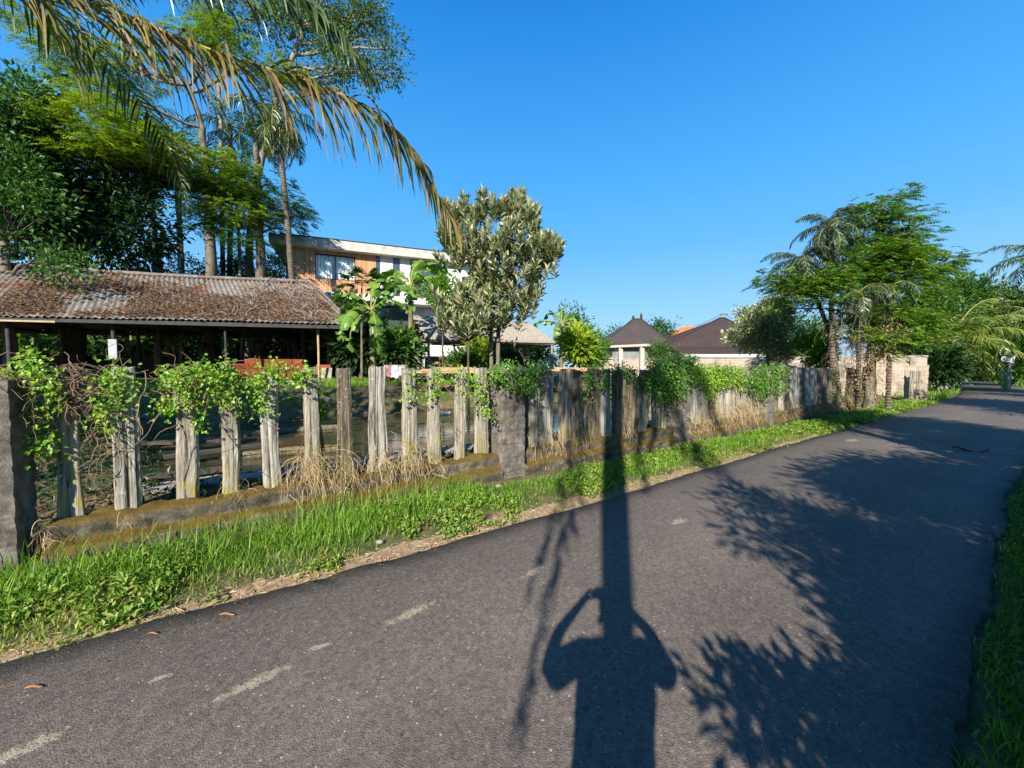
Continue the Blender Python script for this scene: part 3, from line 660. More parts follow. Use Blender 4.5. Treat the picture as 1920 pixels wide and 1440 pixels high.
# foreground coconut palm just outside the left edge, its fronds hanging into the picture
def near_palm():
    base = np.array([-6.25, 4.3, .1]); top = W(-190, -150, 3.9)
    root = empty('coconut_palm', base, 'coconut palm outside the left edge whose drying yellow frond droops across the top', 'palm tree', 'coconut palms')
    tb = MB(); T = spline([base, base*.5+top*.5+[-.2, .1, 0], top], 24); tube(tb, T, np.linspace(.2, .13, 24), 14, rough=.03); tb.build('trunk', M['bark_palm'], root)
    big = [(-190, -150, 3.9), (0, -25, 3.85), (172, 12, 3.95), (250, 36, 4.0), (375, 86, 4.05), (475, 120, 4.1), (560, 146, 4.15), (640, 178, 4.2), (705, 216, 4.25), (776, 290, 4.3), (815, 360, 4.35), (850, 415, 4.4)]
    mb = MB(); pts = np.array([W(*q) for q in big])
    frond(mb, pts, 1.05, .029, 110, side=.34, grav=1.75, fwd=.62, rr=.022, updn=.06, start=.2, k=9, rnd=.16, endl=.5, ll0=.75)
    o = mb.build('drying_frond', [M['rachis'], M['leaf_dry']], root); o['label'] = 'long yellow brown drying frond'
    b2 = [(-190, -150, 3.9), (60, -170, 3.7), (240, -130, 3.6), (400, -80, 3.55), (520, -35, 3.6), (600, 25, 3.65), (655, 85, 3.7), (698, 150, 3.8)]
    mb = MB(); frond(mb, [W(*q) for q in b2], .85, .032, 95, side=.4, grav=1.5, fwd=.6, rr=.02, updn=.05, start=.14, k=8, endl=.45)
    mb.build('frond', [M['rachis'], M['leaf_palm']], root)
    b3 = [(-190, -150, 3.9), (-110, -130, 3.6), (-30, -100, 3.5), (60, -75, 3.4), (150, -50, 3.35), (240, -50, 3.3)]
    mb = MB(); frond(mb, [W(*q) for q in b3], .8, .034, 60, side=.55, grav=.9, fwd=.7, rr=.02, start=.1, k=8); mb.build('frond', [M['rachis'], M['leaf_palm']], root)
    for az, e in ((2.4, .9), (3.1, .4), (3.9, .8), (1.8, 1.1), (1.45, .25), (4.6, .6)):
        h = np.array([math.cos(az), math.sin(az), 0]); p = top.copy(); pts = [p]; ang = e
        for j in range(5): p = p+(h*math.cos(ang)+np.array([0, 0, math.sin(ang)]))*.8; pts.append(p); ang -= .38
        mb = MB(); frond(mb, pts, .8, .035, 50, rr=.02); mb.build('frond', [M['rachis'], M['leaf_palm']], root)
    nb = MB()
    for q in range(5):
        a = q*1.26; c = top+np.array([math.cos(a)*.22, math.sin(a)*.22, -.25]); tube(nb, [c+[0, 0, .12], c+[0, 0, .06], c, c-[0, 0, .08], c-[0, 0, .12]], [.02, .09, .11, .08, .02], 10)
    nb.build('coconut_cluster', M['leaf_bright'], root)
near_palm()

# ---- tall trees at the left, behind the shed
T1 = 20.0
tree('broadleaf_tree', 'dense dark green broadleaf tree rising behind the left half of the shed', 'tree', [gp(140, 18.5), W(150, 420, 18.5), W(130, 300, 18.5)], .38, .16,
     [B(20, 250, 18.5, 110, 70), B(180, 350, 18.5, 105, 85), B(60, 380, 18, 130, 110), B(245, 420, 18.3, 65, 80), B(150, 450, 18, 110, 50), B(255, 330, 18.6, 45, 70), B(-60, 300, 18, 110, 150), B(40, 195, 18.7, 60, 30)],
     1100, 34, .34, .15, .3, 'leaf_dark', 'bark_dark', up=-.1, gap=-.1, group='trees behind the shed')
tree('broadleaf_tree', 'lighter green leafy tree hanging low over the left end of the shed roof', 'tree', [gp(20, 15.2), W(10, 470, 15.2), W(20, 380, 15.0)], .2, .08,
     [B(25, 420, 14.6, 80, 60), B(60, 480, 14.2, 80, 26), B(130, 505, 14.0, 45, 22), B(10, 330, 15, 60, 60), B(20, 180, 15.3, 65, 40), B(-40, 250, 15, 60, 90)],
     420, 26, .24, .13, .26, 'leaf_mid', 'bark_grey', up=0.0, gap=-.06, group='trees behind the shed')
tree('feathery_tree', 'yellow green feathery tree with layered foliage and a stout forked trunk', 'tree', [gp(393, T1), W(394, 420, T1), W(388, 330, T1), W(378, 240, T1), W(352, 160, T1)], .27, .1,
     [B(150, 205, T1-3, 75, 13, 60), B(225, 235, T1-3, 90, 14, 70), B(130, 250, T1-3, 85, 14, 70), B(310, 280, T1-2, 75, 14, 60), B(240, 275, T1-3, 70, 12, 60), B(390, 300, T1-1, 60, 14, 50), B(300, 325, T1-1, 70, 13, 60), B(110, 60, T1, 90, 18, 60), B(160, 110, T1, 70, 14, 60), B(260, 310, T1-2, 50, 11, 50),
      B(250, 130, T1, 60, 13, 60), B(440, 85, T1, 90, 15, 60), B(480, 110, T1, 60, 12, 50), B(330, 370, T1, 55, 13, 50), B(420, 350, T1, 60, 13, 50), B(440, 400, T1, 50, 13, 50), B(360, 420, T1, 35, 11, 40), B(300, 60, T1, 80, 14, 60), B(200, 295, T1-3, 70, 12, 60), B(70, 140, T1, 60, 13, 50), B(180, 180, T1-2, 50, 10, 50)],
     1500, 5, .62, .32, .3, 'leaf_yellow', 'bark_grey', flat=.25, up=.05, spray=9, gap=-.1, group='trees behind the shed', limb_r=.09)
tree('feathery_tree', 'darker feathery tree with a tall thick trunk left of the modern house', 'tree', [gp(487, 21), W(488, 480, 21), W(484, 380, 21), W(482, 310, 21), W(480, 245, 21)], .25, .13,
     [B(520, 385, 21, 50, 16, 50), B(545, 400, 21, 35, 12, 40), B(450, 420, 20.5, 60, 22, 50), B(455, 360, 20.5, 50, 18, 50), B(500, 340, 21, 40, 15, 40), B(530, 425, 21.2, 30, 10, 40), B(470, 460, 20.5, 40, 14, 40), B(410, 330, 21, 40, 15, 40), B(505, 250, 21, 40, 14, 40)],
     420, 5, .55, .3, .28, 'leaf_mid', 'bark_grey', flat=.3, up=.05, spray=9, group='trees behind the shed', limb_r=.07)
def tall_limbs(root): pass
tree('tall_tree', 'tallest tree with pale bare limbs and fine olive crown reaching past the top edge', 'tree', [gp(465, 23), W(470, 430, 23), W(490, 300, 23), W(520, 180, 23), W(560, 80, 23), W(590, -40, 23)], .22, .1,
     [B(640, 70, 23, 70, 60), B(700, 120, 23, 45, 45), B(735, 85, 23, 22, 22), B(735, 135, 23, 17, 26), B(600, 0, 23, 90, 60), B(670, 20, 23, 50, 40), B(540, 60, 23, 60, 50), B(620, 130, 23, 60, 28), B(560, 150, 23, 50, 22), B(450, 20, 23, 80, 45), B(700, 30, 23, 22, 25), B(500, -60, 23, 120, 60), B(380, -10, 23.5, 70, 40), B(690, 95, 23, 30, 25), B(640, 170, 23, 22, 10)],
     1150, 22, .25, .11, .27, 'leaf_olive', 'bark_pale', up=-.1, gap=.05, gs=1.0, group='trees behind the shed', limb_r=.1, shell=.3)
for (px, top, t, r, lab) in ((285, 325, 19.4, .1, 'slim bare trunk tree nearest the dark broadleaf tree'), (332, 345, 19.8, .1, 'slim pale trunk tree left of the stout forked trunk'), (446, 380, 22, .12, 'slim pale trunk tree right of the stout forked trunk'), (413, 120, 22.5, .16, 'grey branching trunk rising between the two feathery trees')):
    tree('slender_tree', lab, 'tree', [gp(px+8, t), W(px+2, (top+510)/2, t), W(px-3, top, t), W(px-4, top-90, t)], r*.8, r*.4,
         [B(px-6, top-70, t, 32, 22), B(px+14, top-15, t, 22, 12), B(px-25, top-30, t, 22, 12)], 60, 26, .24, .1, .3, 'leaf_mid', 'bark_pale', group='slender trees behind the shed', flat=.5, limb_r=.04)
palm('coconut_palm', 'slender coconut palm whose thin trunk crosses the left of the modern house', gp(556, 20.5), W(519, 218, 20.5), .15, 20, 3.1, .85, .05, (-1.15, 1.1), dead=5, group='coconut palms', bow=(.15, 0), n=34)
palm('coconut_palm', 'coconut palm with hazy crown above the yellow green foliage', gp(330, 26), W(255, 205, 26), .15, 15, 3.4, .9, .055, (-.5, 1.1), group='coconut palms', n=30)
palm('coconut_palm', 'dark coconut palm crown standing between two forked trunks', gp(430, 24), W(432, 238, 24), .15, 15, 3.0, .85, .055, (-.7, 1.0), group='coconut palms', n=30)
palm('coconut_palm', 'lit coconut palm crown touching the lower left of the stout trunk', gp(350, 25), W(330, 268, 25), .14, 10, 2.6, .8, .055, (-.6, .9), 'leaf_palmlit', group='coconut palms', n=28)
for i, (px, py, t, rx, ry, lm, lab) in enumerate(((360, 508, 22, 34, 24, 'leaf_mid', 'leafy bush above the shed ridge left of the stout trunk'), (427, 512, 23, 30, 24, 'leaf_dark', 'dark leafy bush above the shed ridge right of the stout trunk'), (475, 508, 24, 32, 26, 'leaf_mid', 'leafy bush behind the thick trunk beside the modern house'), (514, 505, 22.5, 18, 22, 'leaf_mid', 'small bush at the left corner of the modern house'))):
    g = gp(px, t); tree('bush', lab, 'bush', [g, (g+W(px, py, t))/2, W(px, py, t)], .08, .04, [B(px, py, t, rx, ry), B(px-8, py+30, t, rx, ry)], 60, 50, .17, .08, .2, lm, group='bushes behind the shed ridge')

# ---- tree in front of the little shelter
def rosette_crown(root, blobs, nr, per, L, Wd, leafm, name='crown', rs=1.0, updir=.9):
    mb = MB(); tips = []
    vol = np.array([(b[1][0]*b[1][1]*b[1][2])**.67 for b in blobs]); cnt = np.maximum((nr*vol/vol.sum()).astype(int), 7)
    for (c, r), k in zip(blobs, cnt):
        u = rdir(k, .25); p = np.array(c) + u*np.array(r)*(.35+.65*rng.random(k)[:, None]**.6)
        ax = nrm(u*.5 + np.array([0, 0, updir*1.5]) + rng.normal(0, .22, u.shape)); tips.append((np.array(c), p, ax))
        e1 = nrm(np.cross(ax, rng.normal(0, 1, ax.shape))); e2 = np.cross(ax, e1)
        a = np.arange(per)*2.4; lv = np.linspace(0, 1, per)
        sp = (.72 - .42*lv)
        D = ax[:, None]*(.4+.7*lv)[None, :, None] + (e1[:, None]*np.cos(a)[None, :, None] + e2[:, None]*np.sin(a)[None, :, None])*sp[None, :, None]
        P = p[:, None] + ax[:, None]*((lv-.6)*.4*rs)[None, :, None] + 0*D
        Nn = nrm(np.repeat(ax[:, None], per, 1)*1.0 - D*.3)
        P, D, Nn = P.reshape(-1, 3), D.reshape(-1, 3), Nn.reshape(-1, 3)
        leaves(mb, P, D+rng.normal(0, .12, D.shape), Nn, L*rng.uniform(.7, 1.2, len(P)), Wd*rng.uniform(.8, 1.15, len(P)), fold=.12, mid=.6)
    mb.build(name, M[leafm], root); return tips
def dusty_tree():
    t = 13.3; base = gp(935, t); root = empty('loquat_tree', base, 'grey green tree with upright leaf rosettes in front of the bamboo shelter', 'tree')
    blobs = [B(890, 455, t, 46, 30), B(962, 450, t, 34, 38), B(975, 395, t, 14, 25), B(880, 480, t, 60, 40), B(950, 500, t, 70, 50), B(1010, 495, t, 38, 40), B(920, 540, t, 60, 35), B(985, 540, t, 50, 25), B(850, 455, t, 18, 22), B(1030, 475, t, 16, 18),
             B(850, 555, t-.4, 38, 22), B(880, 580, t-.4, 45, 25), B(940, 570, t-.3, 50, 25), B(985, 575, t-.3, 40, 22), B(910, 610, t-.3, 40, 14), B(955, 600, t-.2, 30, 20)]
    tips = rosette_crown(root, blobs + [B(x, y, t, 5, 20) for x, y in ((973, 378), (975, 392), (904, 388), (868, 398), (838, 402), (1043, 470), (1000, 415), (836, 415), (852, 408), (872, 402), (890, 410), (906, 400), (926, 402), (942, 398), (956, 392), (973, 386), (990, 405), (1005, 440), (1022, 460), (1042, 478), (832, 450))], 400, 15, .32, .12, 'leaf_dusty')
    tb = MB(); T = spline([base, W(934, 640, t), W(938, 590, t), W(945, 520, t), W(958, 430, t)], 20); tube(tb, T, np.linspace(.09, .03, 20), 9, rough=.05)
    T2 = spline([base+[-.25, 0, 0], W(921, 640, t), W(918, 600, t), W(900, 540, t), W(885, 470, t)], 20); tube(tb, T2, np.linspace(.08, .03, 20), 9, rough=.05)
    for i, (c, p, ax) in enumerate(tips):
        Q = T if c[0] > W(925, 600, t)[0] else T2; k = int(np.argmin(np.linalg.norm(Q-c, axis=1)+np.maximum(0, Q[:, 2]-c[2])*2)); pts = limb(tb, Q[k], c, .035, .015, -.05)
        for j in range(0, len(p), 2): limb(tb, pts[rng.integers(4, 9)], p[j], .012, .005, -.05, 5)
    tb.build('trunk', M['bark_grey'], root)
dusty_tree()
def low_dusty():
    t = 12.4; base = gp(878, t); root = empty('loquat_sapling', base, 'low sapling with dull grey rosettes left of the twin trunks', 'sapling')
    tips = rosette_crown(root, [B(850, 610, t, 32, 12), B(880, 625, t, 22, 14), B(835, 595, t, 16, 10), B(900, 600, t, 20, 16)], 60, 12, .28, .11, 'leaf_dusty')
    tb = MB(); top = W(878, 640, t); tube(tb, spline([base, (base+top)/2, top], 8), np.linspace(.05, .03, 8), 8)
    for c, p, ax in tips:
        for j in range(len(p)): limb(tb, top, p[j], .012, .004, -.05, 6)
    tb.build('trunk', M['bark_dark'], root)
low_dusty()

# ---- bananas, papaya
banana('tall banana plant with tattered leaves in front of the modern house balcony', gp(772, 17.5), 4.2, 9, 2.5, .66, azs=[1.2, 2.6, .3, 3.3, -.3, 4.2, 5.0, 2.9, 0.0], elevs=[1.4, 1.1, 1.1, .8, .7, .4, .1, 0, 1.2], seed=3, droop=.3)
banana('banana plant at the right corner of the shed with long drooping leaves', gp(700, 15.2), 2.9, 8, 2.3, .6, azs=[3.2, 2.7, .3, -.2, 4.4, 5.2, 1.5, 3.8], elevs=[1.0, .6, 1.1, .7, .1, -.2, 1.4, -.5], seed=4, droop=.32)
banana('banana clump with hanging leaves left of the bamboo shelter', gp(735, 16.5), 1.7, 6, 1.8, .5, stems=2, seed=5)
banana('banana clump right of the bamboo shelter against open sky', gp(1052, 24.2), 3.2, 8, 2.6, .62, azs=[.3, 0.1, 1.4, 2.0, 2.9, 4.4, -.8, .8], elevs=[.85, .45, 1.3, 1.1, .5, .2, -.1, 1.0], seed=6, droop=.36)
for i, (px, t) in enumerate(((60, 19.3), (130, 20), (250, 20), (330, 20.5), (400, 20.6), (480, 21), (545, 21), (615, 19))):
    banana(['banana clump in deep shade at the far left behind the shed', 'banana clump in shade behind the second shed post', 'banana clump behind the hanging white board', 'banana clump behind the shed between board and bricks', 'banana clump behind the left end of the brick stack', 'banana clump directly behind the brick stack', 'banana clump behind the right end of the brick stack', 'banana clump behind the pale bamboo shed post'][i], gp(px, t), 2.2, 7, 2.2, .6, stems=2, seed=20+i, droop=.3)
for i, (px, t) in enumerate(((-40, 23), (60, 23.5), (150, 24), (245, 24), (330, 24.5), (420, 24.5), (505, 25), (590, 23.5), (650, 21))):
    g = gp(px, t); c = W(px, 640, t)
    tree('hedge_tree', ['dense hedge tree behind the far left end of the shed', 'dense hedge tree seen below the roof left of the metal box', 'dense hedge tree behind the metal box', 'dark hedge tree right of the metal box', 'dark hedge tree in the middle of the shed opening', 'dark hedge tree behind the brick stack', 'dark hedge tree between brick stack and bamboo post', 'hedge tree behind the bamboo shed post', 'hedge tree filling the gap right of the shed'][i], 'hedge tree', [g, (g+c)/2, c], .1, .05,
         [B(px, 600, t, 52, 36), B(px-25, 640, t, 48, 40), B(px+25, 660, t, 48, 36), B(px, 690, t, 52, 26)], 190, 30, .36, .17, .32, 'leaf_dark', 'bark_dark', group='hedge behind the shed', limb_r=.03, gap=-.3)
def young_banana():
    b = FP(s_of(601, .45), .45, .1); root = empty('banana_plant', b, 'young banana plant with one bright green leaf between posts six and seven', 'banana plant', 'banana plants')
    top = Wf(598, 790, .45); st = MB(); tube(st, spline([b, (b+top)/2+[.03, 0, 0], top], 8), np.linspace(.035, .018, 8), 8); st.build('stem', M['stem_banana'], root)
    for q, wd in (([(598, 790), (590, 762), (570, 748), (545, 745), (526, 752)], .24), ([(598, 790), (597, 770), (590, 742), (575, 728), (560, 724)], .16), ([(600, 790), (606, 768), (618, 758), (630, 758)], .14), ([(600, 792), (603, 765), (598, 745), (600, 735)], .12)):
        banana_leaf([Wf(x, y, .45-.04*i) for i, (x, y) in enumerate(q)], wd, tear=.05, curl=.1, seed=2).build('leaf', [M['leaf_bright'], M['rachis']], root)
young_banana()
def umbrella_plant(label, px, py, t, nl, R_, leafm, name='papaya_plant', cat='papaya plant', group=None):
    b = gp(px, t); top = W(px, py, t); root = empty(name, b, label, cat, group); st = MB(); tube(st, spline([b, (b+top)/2, top], 10), np.linspace(.06, .035, 10), 8)
    lf = MB()
    for i in range(nl):
        a = i*2.4; e = .9-1.1*i/nl; d = np.array([math.cos(a)*math.cos(e), math.sin(a)*math.cos(e), math.sin(e)]); tip = top+d*R_*.62
        tube(st, spline([top, top+d*R_*.35+[0, 0, .03], tip], 5), .008, 4)
        for q in range(9):
            b2 = (q-4)*.33; side = nrm(np.cross(d, [0, 0, 1])); dd = nrm(d*math.cos(b2)+side*math.sin(b2)-[0, 0, .25])
            leaves(lf, [tip], [dd], [[0, 0, 1]], R_*.45*(1-.05*abs(q-4)), R_*.12, fold=.1)
            for z in (.35, .6): leaves(lf, [tip+dd*R_*.45*z]*2, [dd+side*.7, dd-side*.7], [[0, 0, 1]]*2, R_*.16, R_*.06)
    st.build('stem', M['bark_grey'], root); lf.build('foliage', M[leafm], root)
umbrella_plant('papaya tree with fine lobed leaves between banana leaves and house', 678, 535, 16.2, 14, 1.0, 'leaf_mid', 'papaya_tree', 'papaya tree')
umbrella_plant('bright little papaya plant behind the fence below the pale variegated tree', 1507, 668, 15, 9, .5, 'leaf_bright', 'papaya_plant')

# ---- undergrowth plants on the far bank
bushes = [(1075, 610, 24.8, 22, 34, 'leaf_mid', .2, .08, 'bush with mid green leaves right of the shelter roof'), (1100, 655, 19, 22, 26, 'leaf_bright', .3, .1, 'broad leaved bright bush beside the right shelter post'),
          (1082, 640, 18.5, 18, 24, 'leaf_yellow', .3, .1, 'yellow green shrub next to the shelter corner'), (1120, 650, 30, 20, 22, 'leaf_mid', .15, .07, 'distant bush at the left end of the brick boundary wall'),
          (897, 655, 17, 14, 18, 'leaf_yellow', .18, .07, 'yellow leaved shrub under the shelter'), (868, 680, 15, 24, 14, 'leaf_mid', .16, .07, 'low green shrub beneath the shelter eave'), (915, 650, 18.5, 16, 16, 'leaf_dark', .16, .07, 'dark shrub behind the twin trunks'),
          (955, 672, 17, 16, 12, 'leaf_dark', .2, .06, 'dark shrub under the shelter right of the twin trunks'), (750, 650, 15.5, 28, 26, 'leaf_mid', .25, .1, 'leafy green shrub above the laundry'), (1235, 662, 22, 16, 12, 'leaf_mid', .13, .06, 'small bush in front of the boundary wall'),
          (830, 545, 16.8, 26, 24, 'leaf_bright', .16, .07, 'bright green creeper tree beside the modern house glass doors'), (1500, 625, 24, 60, 26, 'leaf_mid', .2, .09, 'leafy mass behind the wall left of the palm trunks'), (1532, 660, 16.5, 20, 26, 'leaf_bright', .2, .12, 'bright broad leaved vine bush left of the palm trunks'),
          (1240, 618, 48, 14, 10, 'leaf_mid', .3, .14, 'distant tree top between the two dark roofs'), (1492, 650, 26, 16, 8, 'leaf_yellow', .2, .08, 'yellow flowering bush near the small brown roof'), (675, 640, 17.5, 40, 40, 'leaf_dark', .3, .12, 'dark undergrowth bush between shed and shelter'), (1160, 640, 45, 14, 20, 'leaf_mid', .3, .12, 'hazy tree left of the first dark roof')]
for (px, py, t, rx, ry, lm, L, wd, lab) in bushes:
    g = gp(px, t); c = W(px, py, t); tree('bush', lab, 'bush', [g, (g+c)/2, c], .05, .02, [B(px, py, t, rx, ry), B(px+rx*.4, py+ry*.5, t, rx*.7, ry*.6), B(px-rx*.4, py+ry*.3, t-.2, rx*.6, ry*.7)], int(45+rx*ry*.05), 26, L*1.25, wd*1.25, t/FPX*8, lm, 'bark_dark', limb_r=.02)

for px, t, lab in ((990, 28, 'dark leafy tree behind the right end of the shelter'), (940, 28.5, 'dark leafy tree behind the middle of the shelter')):
    g = gp(px, t); c = W(px, 650, t); tree('hedge_tree', lab, 'hedge tree', [g, (g+c)/2, c], .1, .05, [B(px, 650, t, 40, 18), B(px-20, 675, t, 40, 20), B(px+20, 675, t, 36, 20)], 110, 28, .34, .16, .3, 'leaf_dark', 'bark_dark', group='hedge behind the shelter', limb_r=.03, gap=-.3)
# ---- pale variegated tree
tv = 17.5
tree('variegated_tree', 'cream tipped variegated tree above the middle of the boundary wall', 'tree', [gp(1440, tv), W(1440, 670, tv), W(1445, 620, tv)], .09, .05,
     [B(1445, 600, tv, 42, 32), B(1420, 630, tv, 36, 28), B(1460, 640, tv, 38, 30), B(1398, 590, tv, 7, 18), B(1385, 640, tv, 20, 14), B(1450, 580, tv, 24, 20), B(1400, 610, tv, 18, 14), B(1450, 665, tv, 32, 14)],
     520, 24, .19, .075, .13, 'leaf_pale', 'bark_grey', up=.55, gap=-.2)

# ---- the flame tree and its palms at the end of the fence
tf = 13.6
def twin_palms():
    palm('foxtail_palm', 'blue green palm with a bushy crown high on the left of the flame tree', gp(1566, tf), W(1556, 425, tf-.2), .085, 22, 1.35, .42, .026, (-1.2, 1.2), 'leaf_palmdark', n=44, side=1.0, grav=.9, group='palms at the end of the fence')
    palm('foxtail_palm', 'lower blue green palm crown leaning left over the variegated tree', gp(1580, tf+.25), W(1500, 488, tf+.3), .07, 22, 1.4, .42, .026, (-1.1, .9), 'leaf_palmdark', n=44, side=1.0, grav=.9, group='palms at the end of the fence', bow=(.35, 0))
    palm('foxtail_palm', 'small drooping palm crown in the middle of the flame tree', gp(1612, tf), W(1612, 548, tf-.8), .07, 12, 1.1, .35, .022, (-1.2, .8), 'leaf_palmdark', n=40, side=1.0, group='palms at the end of the fence')
    palm('foxtail_palm', 'small drooping palm crown at the right of the flame tree trunk', gp(1668, tf), W(1672, 535, tf-.8), .07, 11, 1.0, .35, .022, (-1.2, .5), 'leaf_palmdark', n=40, side=1.0, group='palms at the end of the fence')
twin_palms()
tree('flame_tree', 'big flame tree with layered bright green foliage and orange tips at the fence end', 'tree', [gp(1632, tf+.4), W(1634, 640, tf+.4), W(1640, 540, tf+.4), W(1652, 450, tf+.4), W(1655, 385, tf+.4)], .15, .05,
     [B(1658, 368, tf+.4, 38, 9, 26), B(1640, 395, tf+.4, 48, 10, 36), B(1660, 415, tf+.2, 55, 11, 40), B(1615, 420, tf+.4, 34, 10, 30), B(1655, 445, tf+.2, 60, 13, 50), B(1600, 455, tf+.2, 36, 12, 30), B(1715, 448, tf+.4, 36, 12, 30),
      B(1640, 480, tf, 70, 15, 55), B(1710, 475, tf+.2, 42, 11, 36), B(1600, 510, tf, 60, 14, 50), B(1670, 515, tf, 70, 14, 55), B(1745, 498, tf+.4, 40, 11, 34), B(1735, 520, tf+.2, 34, 8, 30), B(1620, 550, tf-.3, 60, 14, 50), B(1690, 555, tf-.2, 55, 14, 50),
      B(1530, 530, tf, 70, 14, 50), B(1480, 545, tf, 48, 12, 40), B(1450, 520, tf+.2, 26, 8, 30), B(1490, 575, tf+.1, 32, 9, 30), B(1560, 560, tf-.3, 40, 12, 40), B(1640, 590, tf-.3, 45, 12, 40), B(1700, 600, tf-.2, 50, 14, 40), B(1660, 630, tf-.3, 50, 12, 40), B(1720, 630, tf, 36, 12, 36), B(1600, 610, tf-.1, 24, 14, 30), B(1660, 660, tf-.2, 30, 10, 30)],
     2000, 4, .42, .36, .19, 'leaf_flame', 'bark_grey', flat=.45, up=.12, spray=9, limb_r=.045, gap=-.07)
def dry_veil():
    root = empty('dead_creeper', gp(1612, tf-.7), 'dead brown creeper tangle draped around the trunks under the flame tree', 'creeper'); mb = MB()
    for i in range(130):
        x = rng.uniform(1560, 1660); y0 = rng.uniform(560, 690); p = W(x, y0, tf-.4+rng.normal(0, .4)); pts = [p]; d = rdir(1)[0]
        for j in range(6): d = nrm(d+rng.normal(0, .5, 3)+[0, 0, -.55]); p = p+d*.16; pts.append(p)
        tube(mb, pts, .006, 3, cap=False)
    mb.build('stems', M['twig'], root); mb = MB()
    crown_cloud(mb, [B(1630, 640, tf-.4, 45, 50), B(1600, 700, tf-.5, 30, 30), B(1640, 705, tf-.5, 26, 40)], 70, 26, .1, .03, .14); mb.build('dead_leaves', M['straw'], root)
dry_veil()

# ---- right side: young coconut palm, hedge and far trees
palm('coconut_palm', 'young coconut palm with wide arching fronds beside the end of the road', gp(1786, 29), W(1790, 640, 29), .28, 24, 4.6, 1.3, .07, (-.35, 1.35), 'leaf_palmlit', group='coconut palms', n=46, droop=.75)
palm('coconut_palm', 'coconut palm tip entering at the right edge against the sky', (46, 29.5, 0), W(1955, 480, 31), .17, 16, 4.2, 1.0, .06, (-.6, 1.0), 'leaf_palm', group='coconut palms', n=40)
far = [(1750, 600, 32, 40, 60, 'leaf_mid', 'leafy tree left of the young coconut palm'), (1700, 640, 27, 40, 40, 'leaf_dark', 'dark bushy tree behind the end of the boundary wall'), (1840, 620, 48, 50, 60, 'leaf_dark', 'dark tree closing off the end of the road'), (1905, 610, 40, 34, 70, 'leaf_olive', 'olive tree at the right edge beyond the white sign'),
       (1900, 660, 33, 26, 36, 'leaf_bright', 'bright green bush on the right verge behind the white sign'), (1820, 670, 60, 60, 30, 'leaf_dark', 'low dark trees where the road disappears'), (1800, 560, 44, 34, 30, 'leaf_mid', 'tree crown behind the young coconut palm'), (1760, 680, 23.5, 34, 26, 'leaf_dark', 'dark fern like shrub at the end of the boundary wall'), (1865, 590, 55, 40, 40, 'leaf_mid', 'rounded tree in the gap above the road end')]
for (px, py, t, rx, ry, lm, lab) in far:
    g = gp(px, t); c = W(px, py, t); s = t/30
    tree('roadside_tree', lab, 'tree', [g, (g+c)/2, c], .14*s, .07*s, [B(px, py, t, rx, ry*.8), B(px-rx*.5, py+ry*.5, t, rx*.7, ry*.6), B(px+rx*.5, py+ry*.4, t, rx*.6, ry*.6), B(px+rx*.1, py-ry*.6, t, rx*.5, ry*.4), B(px, min(py+ry, 690), t, rx*.8, ry*.4)], int(90+rx*ry*.08), 26, .42*s, .18*s, t/FPX*10, lm, 'bark_grey', group='trees along the road end')
palm('coconut_palm', 'low coconut palm leaning over the right verge at the photo edge', (40.5, 27.5, 0), W(1960, 600, 29), .2, 16, 4.2, 1.1, .06, (-.5, 1.0), 'leaf_palm', group='coconut palms', n=40)

for base, bl, lab in (((-11.5, .6), [(-10.5, 1.2, 5.6), (-9.2, 1.6, 4.8), (-12, 1.8, 5.0), (-11, .4, 6.8), (-8.6, 2.2, 6.0)], 'leafy tree out of view at the left that shades the pond'),
                      ((-17.5, 3.5), [(-16.5, 4, 5.2), (-15, 4.6, 4.6), (-18.5, 4.4, 5.0), (-14, 3.6, 5.8), (-16.5, 3.4, 6.6)], 'leafy tree out of view at the far left before the shed')):
    b0 = np.array([base[0], base[1], .1]); tree('broadleaf_tree', lab, 'tree', [b0, b0*.5+np.array([*bl[0][:2], 3.5])*.5, np.array(bl[0])], .2, .08, [(np.array(q), (1.5, 1.3, .9)) for q in bl], 420, 26, .28, .13, .28, 'leaf_dark', 'bark_grey', group='trees left of the view', gap=-.2)
# ---- trees beside and behind the photographer: they shade the road
hx = np.array([math.sin(SUN_AZ), math.cos(SUN_AZ), 0])
pb = hx*2.9+np.array([.06, 0, 0]); pb[2] = ground_z(pb[0], pb[1])
palm('coconut_palm', 'coconut palm standing directly behind the photographer', pb, hx*2.9+np.array([0.08, 0, 8.2]), .15, 15, 3.4, .85, .05, (-.5, 1.1), group='coconut palms', n=40, dead=3, rads=([0, .06, .3, .4, .52, .7, 1], [.17, .1, .082, .12, .165, .185, .16]))
def hanging_fronds():
    root = [o for o in bpy.data.objects if o.get('label') == 'coconut palm standing directly behind the photographer'][0]; c = hx*2.9
    for dx, z1, L in ((-.55, 3.3, 0), (-.38, 2.7, 0), (.5, 4.6, 0)):
        pts = [c+np.array([0.05, 0, 8.0]), c+np.array([dx*.8, .1, 8.1]), c+np.array([dx*1.25, .15, 7.0]), c+np.array([dx*1.1, .1, (7+z1)/2]), c+np.array([dx, .05, z1])]
        mb = MB(); frond(mb, pts, .62, .035, 46, side=.3, grav=2.4, fwd=.3, rr=.02); mb.build('dry_frond', [M['rachis_dry'], M['leaf_dry']], root)
hanging_fronds()
def SH(px, py, h, r, rz=None):
    """crown blob at height h whose shadow falls on the road at photo point (px, py)"""
    g = GZ(px, py, 0); k = h/math.tan(SUN_EL); return ((g[0]-math.sin(R(14.3))*k, g[1]-math.cos(R(14.3))*k, h), (r, r, rz or r*.6))
